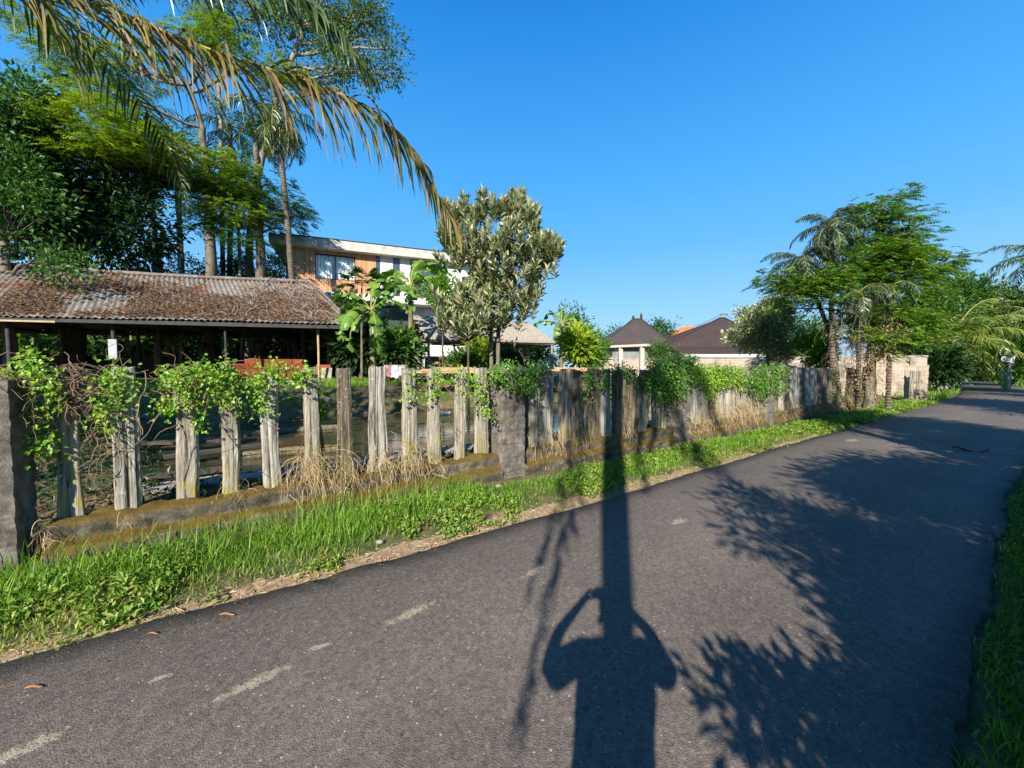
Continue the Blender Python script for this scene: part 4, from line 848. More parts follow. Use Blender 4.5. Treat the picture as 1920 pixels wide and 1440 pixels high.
def shade_tree(name, label, base, blobs, n_cl, per, L, Wd, sp, lm, r=.12, **kw):
    base = np.array(base, float); base[2] = ground_z(base[0], base[1]); top = np.mean([b[0] for b in blobs], 0)
    tree(name, label, 'tree', [base, base*.5+top*.5, top], r, r*.4, blobs, n_cl, per, L, Wd, sp, lm, 'bark_grey', group='trees along the right verge', **kw)
shade_tree('roadside_tree', 'leafy lance leaved tree on the right verge just behind the photographer', (4.6, -1.8, 0),
    [SH(1760, 985, 3.0, .75), SH(1690, 940, 3.3, .7), SH(1780, 1090, 2.6, .6), SH(1640, 1010, 2.9, .4), SH(1560, 985, 3.1, .4), SH(1480, 965, 3.2, .35), SH(1420, 1000, 3.0, .22), SH(1560, 1060, 2.7, .3), SH(1640, 1120, 2.5, .26), SH(1850, 960, 3.2, .9), SH(1400, 940, 3.1, .25), SH(1720, 1170, 2.3, .35)],
    600, 28, .17, .036, .13, 'leaf_mid', shell=.1, gap=-.2)
shade_tree('roadside_bush', 'broad bushy tree on the right verge beside the photographer', (3.3, -1.6, 0),
    [SH(1810, 1200, 1.9, .36), SH(1790, 1250, 1.7, .26), SH(1650, 1200, 2.2, .12), SH(1560, 1150, 2.3, .1), SH(1610, 1195, 2.2, .08), SH(1700, 1250, 1.9, .14), SH(1850, 1330, 1.5, .36), SH(1790, 1380, 1.4, .18), SH(1725, 1310, 1.5, .1), SH(1900, 1100, 2.2, .7), SH(1900, 1250, 1.8, .6), SH(1860, 1420, 1.3, .35), SH(1915, 1380, 1.2, .4), SH(1790, 1430, 1.2, .2), SH(1840, 1150, 2.2, .5)],
    460, 26, .13, .045, .1, 'leaf_mid', r=.07, shell=.1, gap=-.3)
shade_tree('roadside_sapling', 'thin leafy sapling low behind the photographer on the right', (1.2, -1.7, 0),
    [SH(1480, 1335, 1.35, .09), SH(1550, 1370, 1.3, .11), SH(1395, 1345, 1.5, .06), SH(1610, 1400, 1.2, .11), SH(1640, 1340, 1.4, .06), SH(1710, 1430, 1.2, .11)],
    60, 14, .13, .05, .07, 'leaf_mid', r=.02, shell=.0, gap=-.5, limb_r=.008)
shade_tree('roadside_tree', 'bushy tree on the right verge beyond the first one', (7.4, .6, 0),
    [SH(1720, 905, 3.8, .8), SH(1800, 900, 3.4, .9), SH(1640, 893, 4.2, .55), SH(1580, 905, 4.4, .4), SH(1880, 930, 3.0, .9), SH(1900, 890, 3.0, .6)], 300, 34, .2, .06, .2, 'leaf_mid', shell=.1, gap=-.3)
palm('coconut_palm', 'coconut palm on the right verge between two bushy trees', (7.3, 4.2, 0), (7.1, 4.0, 6.8), .15, 10, 2.6, .75, .05, (-.4, 1.2), group='coconut palms', n=36, azs=[-1.5, -.7, -2.1, -.2, -1.1, -1.8, -.4, -2.3, -.9, -1.3])
shade_tree('roadside_tree', 'spreading tree on the right verge shading the middle of the road', (12.6, 5.0, 0),
    [SH(1800, 825, 5.0, 1.0), SH(1860, 838, 4.2, 1.1), SH(1730, 808, 6.0, .8), SH(1680, 797, 6.6, .6), SH(1900, 855, 3.4, 1.1), SH(1760, 795, 6.2, .8), SH(1900, 820, 4.4, 1.2)], 420, 36, .24, .08, .26, 'leaf_mid', shell=.1, gap=-.3)
shade_tree('roadside_tree', 'tall airy tree on the right verge throwing shade on the fence', (9.6, 1.4, 0),
    [((6.4, -.9, 7.6), (.9, .8, .6)), ((7.6, .1, 7.8), (.8, .7, .5)), ((5.3, -1.6, 7.2), (.5, .5, .4)), ((8.6, .2, 6.8), (.8, .7, .5))], 150, 30, .24, .08, .26, 'leaf_mid', shell=.1)
shade_tree('roadside_tree', 'dense tree on the right verge shading the far stretch of road', (19.5, 10.5, 0),
    [((18.6, 10.4, 4.0), (1.8, 1.4, 1.3)), ((20.4, 11.6, 3.4), (1.8, 1.4, 1.5)), ((17.4, 9.6, 2.4), (1.2, 1.0, 1.0))], 300, 36, .28, .09, .28, 'leaf_mid', shell=.1)
shade_tree('roadside_tree', 'last tall tree on the right verge before the white sign', (31, 18.5, 0),
    [((29.5, 17.6, 4.8), (2.4, 2, 1.8)), ((32.5, 19.6, 4.4), (2.4, 2, 2.0)), ((27.5, 16.2, 3.0), (1.6, 1.4, 1.2))], 300, 36, .34, .11, .34, 'leaf_mid', shell=.1)
# ------------------------------------------------------------------ open shed with corrugated roof
m, nt = newmat('corrugated_sheet'); v = objvec(nt); a = noise(nt, v, 1.1, 6, .7); b = noise(nt, mapping(nt, v, (1, 1, .35)), 7, 5)
c = ramp(nt, b, [(.3, (.11, .1, .09)), (.55, (.2, .185, .165)), (.75, (.3, .28, .255))])
c = mix(nt, ramp(nt, a, [(.46, (0,)*3), (.62, (.85,)*3)]), c, (.17, .09, .055))
finish(nt, c, .75, b, .3, .02, .3); M['sheet'] = m
M['steel_dark'] = plain('dark_steel', (.05, .05, .05), (.03, .03, .03), 5, .7)
M['bamboo'] = plain('pale_bamboo', (.5, .38, .22), (.33, .24, .14), 6, .7)
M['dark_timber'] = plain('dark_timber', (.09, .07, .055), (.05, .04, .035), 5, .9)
M['old_timber'] = plain('old_timber', (.4, .33, .26), (.24, .2, .15), 6, .9, .5, 30, stretch=(1, 1, .3))
M['white_board'] = plain('dull_white_board', (.42, .46, .5), (.3, .33, .36), 4, .6)
SA = np.array([-6.57, 15.9, 3.36]); SU = nrm([-10.6, -2.9, 0]); SN = np.array([SU[1], -SU[0], 0.]); SN = SN if SN[1] > 0 else -SN
def SP(s, d, z): p = SA + SU*s + SN*d; p[2] = z; return p
ZR, ZE, SL = 5.62, 3.36, 22.0
def shed():
    root = empty('open_shed', SP(9, 3.3, .9), 'long open sided shed with a rusty corrugated roof covered in dead leaves', 'shed')
    def slope(mb, P0, P1, P2, P3, per=.2, amp=.028, nv=14):
        """corrugations run from edge P0-P1 (eave) up to P3-P2 (ridge)"""
        L = np.linalg.norm(P1-P0); nu = int(L/per*6); u = np.linspace(0, 1, nu)[:, None, None]; w = np.linspace(0, 1, nv)[None, :, None]
        G = (P0*(1-u)+P1*u)*(1-w) + (P3*(1-u)+P2*u)*w; nr = nrm(np.cross(P1-P0, P3-P0)); nr = nr if nr[2] > 0 else -nr
        G = G + nr*(amp*np.sign(np.sin(u*L/per*2*np.pi))*np.abs(np.sin(u*L/per*2*np.pi))**.7 + .12*vnoise(G, .35)[..., None] + .03*vnoise(G, 1.2)[..., None]*1)
        step = (w*3 % 1 < .04)*.015; G = G - nr*step
        V = np.concatenate([G.reshape(-1, 3)]); i = np.arange(nu-1)[:, None]*nv + np.arange(nv-1)[None, :]
        mb.add(V, np.stack([i, i+1, i+nv+1, i+nv], -1).reshape(-1, 4), 0, True)
    mb = MB(); R0 = SP(2.25, 3.3, ZR); R1 = SP(SL, 3.3, ZR)
    slope(mb, SP(0, 0, ZE), SP(SL, 0, ZE), R1, SP(2.3, 3.3, ZR))
    slope(mb, SP(SL, 6.6, ZE), SP(0, 6.6, ZE), SP(2.3, 3.3, ZR), R1)
    slope(mb, SP(-.05, 6.6, ZE-.02), SP(-.05, 0, ZE-.02), SP(2.2, 3.25, ZR), SP(2.2, 3.35, ZR))
    o = mb.build('roof', M['sheet'], root); s = o.modifiers.new('thick', 'SOLIDIFY'); s.thickness = .012
    rc = MB(); tube(rc, spline([R0+[0, 0, .03], SP(8, 3.3, ZR-.02), SP(14, 3.3, ZR+.07), R1+[0, 0, .03]], 30), .09, 8, rough=.12); tube(rc, spline([SP(0, -.02, ZE+.04), SP(1.1, 1.6, (ZE+ZR)/2+.05), R0+[0, 0, .04]], 10), .06, 7, rough=.15); rc.build('ridge_cap', M['sheet'], root)
    fr = MB(); box(fr, SP(SL/2, .12, ZE-.12), (SL-.3, .06, .16), 0, SU); box(fr, SP(SL/2, 6.45, ZE-.12), (SL-.3, .06, .16), 0, SU)
    box(fr, SP(.25, 3.3, ZE-.12), (6.3, .06, .15), 0, SN)
    for q in np.arange(1.2, SL, 2.6):
        for sg in (0, 1):
            a_ = SP(q, .1 if not sg else 6.5, ZE-.06); b_ = SP(q if q > 2.3 else 2.3, 3.3, ZR-.1); dv = b_-a_; box(fr, (a_+b_)/2, (np.linalg.norm(dv), .05, .09), 0, dv, np.cross(dv, SU) if sg == 0 else np.cross(SU, dv))
        box(fr, SP(q, 3.3, ZE-.1), (6.3, .05, .1), 0, SN)
    fr.build('roof_frame', M['steel_dark'], root)
    for px, dd, mt, r in ((598, .5, 'bamboo', .05), (570, 3.2, 'dark_timber', .09), (425, .4, 'steel_dark', .045), (216, .5, 'steel_dark', .07), (262, 5.8, 'dark_timber', .08), (122, 5.8, 'dark_timber', .09), (300, 3, 'dark_timber', .06), (20, .5, 'steel_dark', .07)):
        k = (px-960)/FPX; o_ = SA + SN*dd; sv = (k*o_[1]-o_[0])/(SU[0]-k*SU[1]); p = SP(sv, dd, 0); zt = ZE-.15 + min(dd, 6.6-dd)*(ZR-ZE)/3.3; zb = float(ground_z(p[0], p[1]))
        mb = MB(); tube(mb, [p+[0, 0, zb-.1], p+[.01, 0, (zb+zt)/2], p+[0, 0, zt]], r, 8, rough=.03); mb.build('post', M[mt], root)
    sl = MB(); q = [SP(-.2, .2, .92), SP(SL, .2, .92), SP(SL, 6.6, .92), SP(-.2, 6.6, .92)]; rough_box(sl, SP(SL/2, 3.4, .86), (SL, 6.4, .16), SU, .4, .01); sl.build('floor_slab', M['concrete'], root)
    w = MB(); rough_box(w, SP(SL/2-1, 6.75, 1.5), (SL+1, .15, 1.3), SU, .2, .02, 5); o = w.build('low_back_wall', M['dark_timber'], root)
    pl = MB(); box(pl, SP(10.3, -.02, ZE-.2), (1.5, .03, .06), 0, SU); pl.build('loose_batten', M['bamboo'], root)
    bd = MB(); k = (214-960)/FPX; o_ = SA+SN*.42; sv = (k*o_[1]-o_[0])/(SU[0]-k*SU[1]); box(bd, SP(sv, .42, 2.25), (.26, .05, .72), 0, SU)
    o = bev(bd.build('metal_box', M['white_board'], loc=SP(sv, .42, 1.9)), .01); tag(o, 'narrow pale metal box fixed to a shed post at the left', 'metal box')
    # litter on the roof
    lit = MB(); n = 22000; s = rng.uniform(.3, SL, n); d = rng.beta(1.1, 1.9, n)*3.2; dens = vnoise(np.c_[s, d*1.6, 0*s], .55)+vnoise(np.c_[s, d*2, 0*s+9], 1.6)*.5 + .42*(1-d/3.3) - .12 + .18*np.exp(-((s-4.0)/2.5)**2)
    k = (dens > rng.uniform(.0, .3, n)) & (s > d*.7+.2); s, d = s[k], d[k]
    sl_ = (ZR-ZE)/3.3; P = SA + SU*s[:, None] + SN*d[:, None]; P[:, 2] = ZE + d*sl_ + .045 + rng.uniform(0, .03, len(s)) + .12*0
    nr = nrm(np.array([0, 0, 1.])-SN*sl_); D = nrm(np.cross(nr, rng.normal(0, 1, P.shape))+nr*.15); leaves(lit, P + nr*(.12*vnoise(P, .35)[:, None]), D, nr+rng.normal(0, .35, P.shape), rng.uniform(.06, .17, len(P)), rng.uniform(.03, .06, len(P)), fold=.3)
    tag(lit.build('leaf_litter', M['litter']), kind='stuff')
    br = MB()
    for i in range(90):
        s = rng.uniform(.9, 4.6); d = rng.uniform(.1, 3.0); p = SP(s, d, ZE+d*sl_+.07); a_ = nrm(SU*rng.normal(0, 1)+SN*rng.normal(0, .8)); pts = [p]
        for j in range(7):
            a_ = nrm(a_+SU*rng.normal(0, .3)+SN*rng.normal(0, .3)); p = p+a_*rng.uniform(.1, .22); dd_ = np.clip(float(np.dot(p-SA, SN)), 0, 3.2); p[2] = ZE+dd_*sl_+.06+rng.uniform(.01, .16); pts.append(p.copy())
        r = rng.choice([.008, .012, .022], p=[.6, .3, .1]); tube(br, spline(pts, 14), np.linspace(r, r*.4, 14), 5, cap=False)
    o = br.build('dead_branches', M['old_timber'], loc=SP(2.6, 1.5, ZE)); tag(o, 'heap of bleached dead branches on the right end of the corrugated roof', 'dead branches')
shed()

# ------------------------------------------------------------------ red hollow bricks
m, nt = newmat('red_clay'); v = objvec(nt); a = noise(nt, v, 9, 4); oi = N(nt, 'ObjectInfo')
c = mix(nt, oi.outputs['Random'], (.2, .05, .018), (.3, .085, .03)); c = mix(nt, .5, c, ramp(nt, a, [(.3, (.6,)*3), (.7, (1.15,)*3)]), 'MULTIPLY'); finish(nt, c, .9, a, .2, .01, .2); M['clay'] = m
def brick_pile():
    proto = None; u = -SU; grp = 'red hollow bricks stacked under the shed roof'; lab = 'red hollow clay brick stacked in the dark under the corrugated shed roof'
    bw, bh, bd = .40, .2, .2
    k = (585-960)/FPX; dd = 1.9; o_ = SA + SN*dd; s_r = (k*o_[1]-o_[0])/(SU[0]-k*SU[1])
    cols = []
    ORD = ['first', 'second', 'third', 'fourth', 'fifth', 'sixth', 'seventh', 'eighth', 'ninth', 'tenth']; ROW = ['bottom', 'second', 'third', 'fourth', 'top']
    for row, (a, b) in enumerate([(0, 9), (0, 9), (0, 9), (0.3, 9), (1.2, 8)]):
        n = int((b-a))
        for j in range(n): cols.append((s_r + (a + j + (.5 if row % 2 else 0))*bw*.93 + .1, dd + random.uniform(-.03, .03), row, '%s red brick from the right in the %s row of the main stack' % (ORD[j], ROW[row])))
    for j in range(5): cols.append((s_r+2.95+(j % 2)*.42, dd-.6, j//2, '%s sunlit orange brick of the small left pile counted from its base' % ORD[j]))
    for j in range(4): cols.append((s_r+.35+j*.43, dd-.75, 0, '%s sunlit orange brick from the right in the low front row' % ORD[j]))
    for j in range(2): cols.append((s_r+1.0+j*.43, dd-.75, 1, '%s brick from the right lying on the low front row' % ORD[j]))
    for (s, d, row, lab) in cols:
        p = SP(s, d, .945 + row*bh + (bh/2) - bh/2)
        rz = math.atan2(u[1], u[0]) + random.uniform(-.04, .04)
        if proto is None:
            mb = MB(); box(mb, (0, 0, bh*.49), (bw*.9, bd, bh*.96), 0)
            for q in np.linspace(-.32, .32, 5): box(mb, (q*bw, -bd/2-.003, bh*.49), (.012, .012, bh*.9), 0)
            proto = mb.build('hollow_brick', M['clay']); bev(proto, .008); tag(proto, lab, 'brick', grp); o = proto
        else: o = proto.copy(); COL.objects.link(o); o['label'] = lab
        o.location = tuple(p); o.rotation_euler = (0, 0, rz)
    for (px, dd, sz, lab, nm, mt, tilt) in ((612, .9, (.42, .05, .62), 'pale cement slab leaning beside the bamboo post', 'cement_slab', 'concrete', .25), (606, 1.6, (.6, .05, .75), 'rusty round edged sheet behind the cement slab', 'rusty_sheet', 'clay', .1)):
        k = (px-960)/FPX; o_ = SA + SN*dd; s = (k*o_[1]-o_[0])/(SU[0]-k*SU[1]); mb = MB(); box(mb, SP(s, dd, .95+sz[2]/2), sz, 0, SU, nrm([0, tilt, 1])); tag(bev(mb.build(nm, M[mt], loc=SP(s, dd, .95)), .01), lab, 'slab')
    for i, (px, dd, w, lab) in enumerate(((578, -.35, 1.3, 'long white cement strip lying on the ground under the shed eave'), (600, -.15, .9, 'short white cement strip stacked beside the bamboo post'), (560, -.6, .9, 'white cement strip nearest the pond at the shed corner'))):
        k = (px-960)/FPX; o_ = SA + SN*dd; s = (k*o_[1]-o_[0])/(SU[0]-k*SU[1]); p = SP(s, dd, 0); z = float(ground_z(p[0], p[1])); mb = MB(); box(mb, SP(s, dd, z+.06+.0*i), (w, .22, .08), 0, SU); tag(bev(mb.build('cement_strip', M['concrete'], loc=SP(s, dd, z)), .01), lab, 'cement strip')
brick_pile()
def laundry():
    b = gp(742, 14.3); root = empty('drying_rack', b, 'low bamboo drying rail with washing left of the shelter', 'drying rail'); mb = MB(); z = W(742, 685, 14.3)[2]
    for x in (-.42, .42): tube(mb, [b+[x, 0, -.05], b+[x, 0, z-b[2]]], .012, 6)
    tube(mb, [b+[-.45, 0, z-b[2]], b+[.45, 0, z-b[2]]], .012, 6); mb.build('rail', M['bamboo'], root)
    for i, (x, w, h, c, lab) in enumerate(((-.3, .22, .42, (.6, .3, .33), 'pink shirt hanging on the drying rail'), (-.04, .26, .48, (.75, .72, .72), 'white shirt hanging in the middle of the drying rail'), (.24, .24, .4, (.7, .66, .68), 'short off white cloth at the right of the drying rail'))):
        u = np.linspace(-.5, .5, 14)[:, None]; vv = np.linspace(0, 1, 10)[None, :]; mb = MB()
        for sg in (1, -1):
            X = b[0]+x+u*w*(1+.15*vv); Y = b[1]-sg*(.014+.02*vv)+.02*np.sin(u*25+i)*vv; Z = z+.012-vv*h*(1+.06*np.sin(u*7)) if sg > 0 else z+.012-vv*h*.8+0*u
            G = np.stack([X+0*Z, Y+0*Z, Z+0*X], -1); ii = np.arange(13)[:, None]*10+np.arange(9)[None, :]; mb.add(G.reshape(-1, 3), np.stack([ii, ii+1, ii+11, ii+10], -1).reshape(-1, 4), 0, True)
        o = mb.build('shirt' if i < 2 else 'cloth', plain('cloth_%d' % i, c), loc=(b[0]+x, b[1], z-h)); tag(o, lab, 'laundry')
laundry()

M['wall_grey'] = plain('grey_plaster', (.24, .25, .25), (.17, .18, .18), 2, .9)
# ------------------------------------------------------------------ bamboo shelter with grey sheet roof
m, nt = newmat('thatch_sheet'); v = objvec(nt); a = noise(nt, mapping(nt, v, (1.5, 1.5, .6)), 9, 5); finish(nt, ramp(nt, a, [(.3, (.2, .175, .14)), (.6, (.36, .32, .26)), (.8, (.47, .43, .36))]), .9, a, .4, .02, .1); M['thatch'] = m
def shelter():
    A = W(800, 640, 19.0); Bq = W(1045, 641, 22.6); zE = 2.96; A[2] = Bq[2] = zE; u = nrm(Bq-A); n = np.array([-u[1], u[0], 0]); L = np.linalg.norm(Bq-A); zR = W(800, 593, 20.6)[2]
    P = lambda s, d, z: np.array([*(A+u*s+n*d)[:2], z]); hd = 1.7; g = 1.13
    root = empty('bamboo_shelter', P(L/2, hd, g), 'open bamboo shelter with a grey corrugated gable roof behind the loquat tree', 'shelter')
    def slope(P0, P1, P2, P3):
        nu = int(L/.13*4); U = np.linspace(0, 1, nu)[:, None, None]; w = np.linspace(0, 1, 6)[None, :, None]; G = (P0*(1-U)+P1*U)*(1-w)+(P3*(1-U)+P2*U)*w; G = G+np.array([0, 0, 1])*(.018*np.sin(U*L/.13*2*np.pi)+.05*vnoise(G, .7)[..., None])
        i = np.arange(nu-1)[:, None]*6+np.arange(5)[None, :]; mb.add(G.reshape(-1, 3), np.stack([i, i+1, i+7, i+6], -1).reshape(-1, 4), 0, True)
    mb = MB(); slope(P(0, 0, zE), P(L, 0, zE), P(L-.9, hd, zR), P(-.35, hd, zR)); slope(P(L, 2*hd, zE), P(0, 2*hd, zE), P(-.35, hd, zR), P(L-.9, hd, zR))
    nu = 40; U = np.linspace(0, 1, nu)[:, None, None]; w = np.linspace(0, 1, 5)[None, :, None]; G = (P(L, 2*hd, zE)*(1-U)+P(L, 0, zE)*U)*(1-w)+P(L-.9, hd, zR)*w; i = np.arange(nu-1)[:, None]*5+np.arange(4)[None, :]; mb.add(G.reshape(-1, 3), np.stack([i, i+1, i+6, i+5], -1).reshape(-1, 4))
    o = mb.build('roof', M['thatch'], root); s_ = o.modifiers.new('thick', 'SOLIDIFY'); s_.thickness = .02
    for s in (.12, L*.33, L*.64, L-.3):
        for d in (.12, 2*hd-.12):
            mb = MB(); tube(mb, [P(s, d, g-.1), P(s+.02, d, (g+zE)/2), P(s, d, zE+.02)], .06, 8, rough=.05); mb.build('post', M['old_timber'], root)
    mb = MB(); tube(mb, [P(-.3, .12, zE-.05), P(L, .12, zE-.05)], .04, 7); tube(mb, [P(-.3, 2*hd-.12, zE-.05), P(L, 2*hd-.12, zE-.05)], .04, 7)
    for s in (.1, L*.33, L*.64, L-.3): tube(mb, [P(s, -.05, zE-.1), P(s, 2*hd+.05, zE-.1)], .04, 7); tube(mb, [P(s, hd, zE-.1), P(min(s, L-1), hd, zR-.03)], .04, 7)
    for s in (-.05, L*.33, L*.64): tube(mb, [P(s, 0, zE), P(s, hd, zR-.03)], .035, 6); tube(mb, [P(s, 2*hd, zE), P(s, hd, zR-.03)], .035, 6); tube(mb, [P(s, .75, zE+.28*2), P(s, 2*hd-.75, zE+.28*2)], .03, 6)
    mb.build('roof_frame', M['old_timber'], root)
    mb = MB(); box(mb, P(-.25, hd, g+.45), (1.5, .5, .05), 0, n)
    for z in (g+.62, g+.95): tube(mb, [P(-.1, .25, z), P(-.1, 2*hd-.5, z)], .022, 6)
    for q in np.linspace(.3, 2*hd-.55, 12): tube(mb, [P(-.1, q, g+.5), P(-.1, q, g+.97)], .014, 5)
    for z in (g+.62, g+.95): tube(mb, [P(.12, .1, z), P(1.0, .1, z)], .022, 6)
    for q in np.linspace(.15, .95, 7): tube(mb, [P(q, .1, g+.5), P(q, .1, g+.97)], .014, 5)
    mb.build('railing', plain('red_brown_rail', (.35, .16, .1), (.22, .11, .07)), root)
    mb = MB(); rough_box(mb, P(L*.45, 2*hd-.1, g+.55), (L*.7, .1, 1.1), u, .2, .01); mb.build('back_wall', M['wall_grey'], root)
    mb = MB(); rough_box(mb, P(L*.72, 1.4, g+.55), (1.6, 1.0, 1.2), u, .15, .01); mb.build('dark_store', M['dark_timber'], root)
    mb = MB(); box(mb, P(L-.55, -.02, g+.9), (.75, .03, .22), 0, u); mb.build('board', M['old_timber'], root)
    # planks stacked in front
    for i in range(7):
        q = [(850, 13.9, 2.6), (872, 14.0, 3.1), (890, 14.2, 2.8), (905, 14.4, 2.4), (1060, 16.2, 2.6), (1085, 16.6, 2.4), (1125, 17.4, 2.8)][i]; p = gp(q[0], q[1]); z = W(q[0], 697 - 3*(i % 3), q[1])[2]; mb = MB()
        rough_box(mb, (p[0], p[1], max(z, p[2]+.05)), (q[2], .24, .09), nrm([1, .25+.03*i, 0]), .08, .006)
        o = mb.build('wooden_plank', plain('sawn_timber_%d' % i, (.62, .36, .18), (.42, .22, .1), 5, .8), loc=(p[0], p[1], p[2])); tag(o, ['orange sawn plank lying left below the shelter', 'long orange sawn plank in front of the shelter post', 'sawn plank on the soil below the twin trunks', 'upper sawn plank right of the twin trunks', 'plank on the brown bank right of the shelter', 'plank on the brown bank below the banana clump', 'plank on the bank in front of the boundary wall'][i], 'plank', 'sawn planks on the far bank')
shelter()

# ------------------------------------------------------------------ modern two storey house
M['render_white'] = plain('white_render', (.74, .73, .7), (.6, .59, .56), 1.5, .85, .15, 20)
M['raw_concrete'] = plain('raw_concrete', (.56, .52, .45), (.36, .33, .28), 2.2, .9, .3, 14)
m, nt = newmat('timber_cladding'); v = objvec(nt, False); dp = N(nt, 'VectorMath'); dp.operation = 'DOT_PRODUCT'; nt.links.new(v, dp.inputs[0])
M['cladding'] = m; clad_nt, clad_dp = nt, dp
m, nt = newmat('window_glass'); finish(nt, (.06, .08, .09), .05, spec=.8); M['glass'] = m
M['frame_black'] = plain('black_frame', (.02, .02, .022), rough=.5)
m, nt = newmat('curtain'); v = objvec(nt, False); finish(nt, ramp(nt, noise(nt, mapping(nt, v, (9, 9, .2)), 1, 3), [(.38, (.42, .52, .55)), (.58, (.82, .9, .9))]), .9); M['curtain'] = m
def modern_house():
    A = W(503, 433, 22.0); Bq = W(900, 476, 26.8); zT = 9.37; u = nrm([Bq[0]-A[0], Bq[1]-A[1], 0]); n = np.array([-u[1], u[0], 0]); L = float(np.dot(Bq-A, u))
    P = lambda s, d, z: np.array([A[0]+u[0]*s+n[0]*d, A[1]+u[1]*s+n[1]*d, z])
    clad_dp.inputs[1].default_value = tuple(u); w_ = math_(clad_nt, 'MULTIPLY', clad_dp.outputs['Value'], 8.5); fr = math_(clad_nt, 'FRACT', w_); fl = math_(clad_nt, 'FLOOR', w_)
    wn_ = N(clad_nt, 'TexWhiteNoise'); wn_.noise_dimensions = '1D'; clad_nt.links.new(fl, wn_.inputs['W']); nz = noise(clad_nt, v_obj(clad_nt), 3, 4)
    c = ramp(clad_nt, math_(clad_nt, 'ADD', math_(clad_nt, 'MULTIPLY', wn_.outputs[0], .6), math_(clad_nt, 'MULTIPLY', nz, .5)), [(.2, (.42, .19, .08)), (.8, (.6, .33, .18))])
    gap = math_(clad_nt, 'GREATER_THAN', math_(clad_nt, 'ABSOLUTE', math_(clad_nt, 'SUBTRACT', fr, .5)), .44); finish(clad_nt, mix(clad_nt, gap, c, (.06, .03, .02)), .8)
    def S(px, d=.55):
        k = (px-960)/FPX; o_ = P(0, d, 0); return (k*o_[1]-o_[0])/(u[0]-k*u[1])
    root = empty('modern_house', P(L/2, 4, 1), 'two storey flat roofed house with orange timber cladding and a big curtained window', 'house'); W0 = .55; D = 7.5
    def part(nm, mt, *bx, parent=root, bv=0):
        mb = MB()
        for (s0, s1, d0, d1, z0, z1) in bx: box(mb, P((s0+s1)/2, (d0+d1)/2, (z0+z1)/2), (s1-s0, d1-d0, z1-z0), 0, u)
        o = mb.build(nm, M[mt], parent); return bev(o, bv) if bv else o
    part('roof_slab', 'raw_concrete', (0, L, 0, D, zT-.62, zT-.08), bv=.02); part('roof_gutter', 'frame_black', (.55, L, .03, D-.03, zT-.08, zT))
    s1, s2 = S(541), S(708); w1, w2 = S(595), S(670); zb, zt = 7.02, 8.55; fz = 6.15; top = zT-.62
    part('timber_wall', 'cladding', (s1, w1, W0, W0+.12, fz, top), (w2, s2, W0, W0+.12, fz, top), (w1, w2, W0, W0+.12, fz, zb), (w1, w2, W0, W0+.12, zt, top))
    part('side_wall', 'raw_concrete', (s1-.0, s1+.15, W0+.12, D-.2, 1, top), (.3, s1-.05, D-.5, D-.2, fz, top))
    o = part('window', 'frame_black', (w1, w2, W0+.04, W0+.1, zb, zb+.06), (w1, w2, W0+.04, W0+.1, zt-.06, zt), (w1, w1+.06, W0+.04, W0+.1, zb+.06, zt-.06), (w2-.06, w2, W0+.04, W0+.1, zb+.06, zt-.06), ((w1+w2)/2-.03, (w1+w2)/2+.03, W0+.04, W0+.1, zb+.06, zt-.06))
    mb = MB(); nu = 90; sx_ = np.linspace(w1+.03, w2-.03, nu); G = np.stack([P(s, W0+.2+.03*math.sin(s*40), 0) for s in sx_]); V = np.concatenate([G+[0, 0, zb], G+[0, 0, zt]]); i = np.arange(nu-1); mb.add(V, np.stack([i, i+1, i+nu+1, i+nu], -1), 0, True); cu = mb.build('curtain', M['curtain'], root)
    g1, g2 = S(705), S(770)
    part('strip_window', 'glass', (S(706), S(715.5), W0+.03, W0+.08, fz, top), parent=root); part('strip_window', 'glass', (S(740), S(752), W0+.03, W0+.08, fz, top), parent=root)
    part('white_wall', 'render_white', (S(716), S(739.5), W0, W0+.12, fz, top), (S(752.5), S(772), W0, W0+.12, fz, top), (S(838), L-.25, W0, W0+.15, 1, top))
    for a, b in ((772.5, 788), (788, 815), (815, 837)):
        o = part('glass_door', 'frame_black', (S(a), S(a)+.06, W0+.02, W0+.1, fz, top), (S(b)-.06, S(b)-.002, W0+.02, W0+.1, fz, top), (S(a)+.06, S(b)-.06, W0+.02, W0+.1, top-.08, top), (S(a)+.06, S(b)-.06, W0+.02, W0+.1, fz, fz+.08)); part('pane', 'glass', (S(a)+.06, S(b)-.06, W0+.05, W0+.065, fz+.08, top-.08), parent=o)
    part('floor_slab', 'render_white', (S(600), L, .0, D, fz-.42, fz-.003), (S(541), S(600)-.003, .9, D, fz-.42, fz-.003), bv=.01)
    part('balcony_wall', 'render_white', (S(690), L-.2, .25, .37, fz-.001, fz+.0)) if False else None
    part('ground_floor_wall', 'render_white', (S(541), S(640), 1.3, 1.45, 1, fz-.42), (S(662), S(715), 1.3, 1.45, 1, fz-.42), (S(770), L-.3, 1.3, 1.45, 1, fz-.42)); part('ground_floor_glass', 'glass', (S(640), S(662), 1.35, 1.4, 1.2, fz-.45), (S(715), S(770), 1.35, 1.4, 1.2, fz-.45))
    part('inner_walls', 'curtain', (S(541), L-.3, D-.2, D-.05, 1, top), (L-.3, L-.15, 1.5, D-.2, 1, top), (S(705), S(838), 5, 5.1, fz, top))
    part('column', 'raw_concrete', (S(700), S(709), .35, .65, 1, fz-.42)); part('balcony_rail', 'frame_black', (.25, s1-.1, W0+.3, W0+.33, 7.0, 7.05), (.3, .33, W0+.3, W0+.33, 6.1, 7), (.95, .98, W0+.3, W0+.33, 6.1, 7)); part('balcony_floor', 'raw_concrete', (.1, s1-.02, .9, D, fz-.42, fz-.003))
def v_obj(nt): return N(nt, 'TexCoord').outputs['Object']
modern_house()

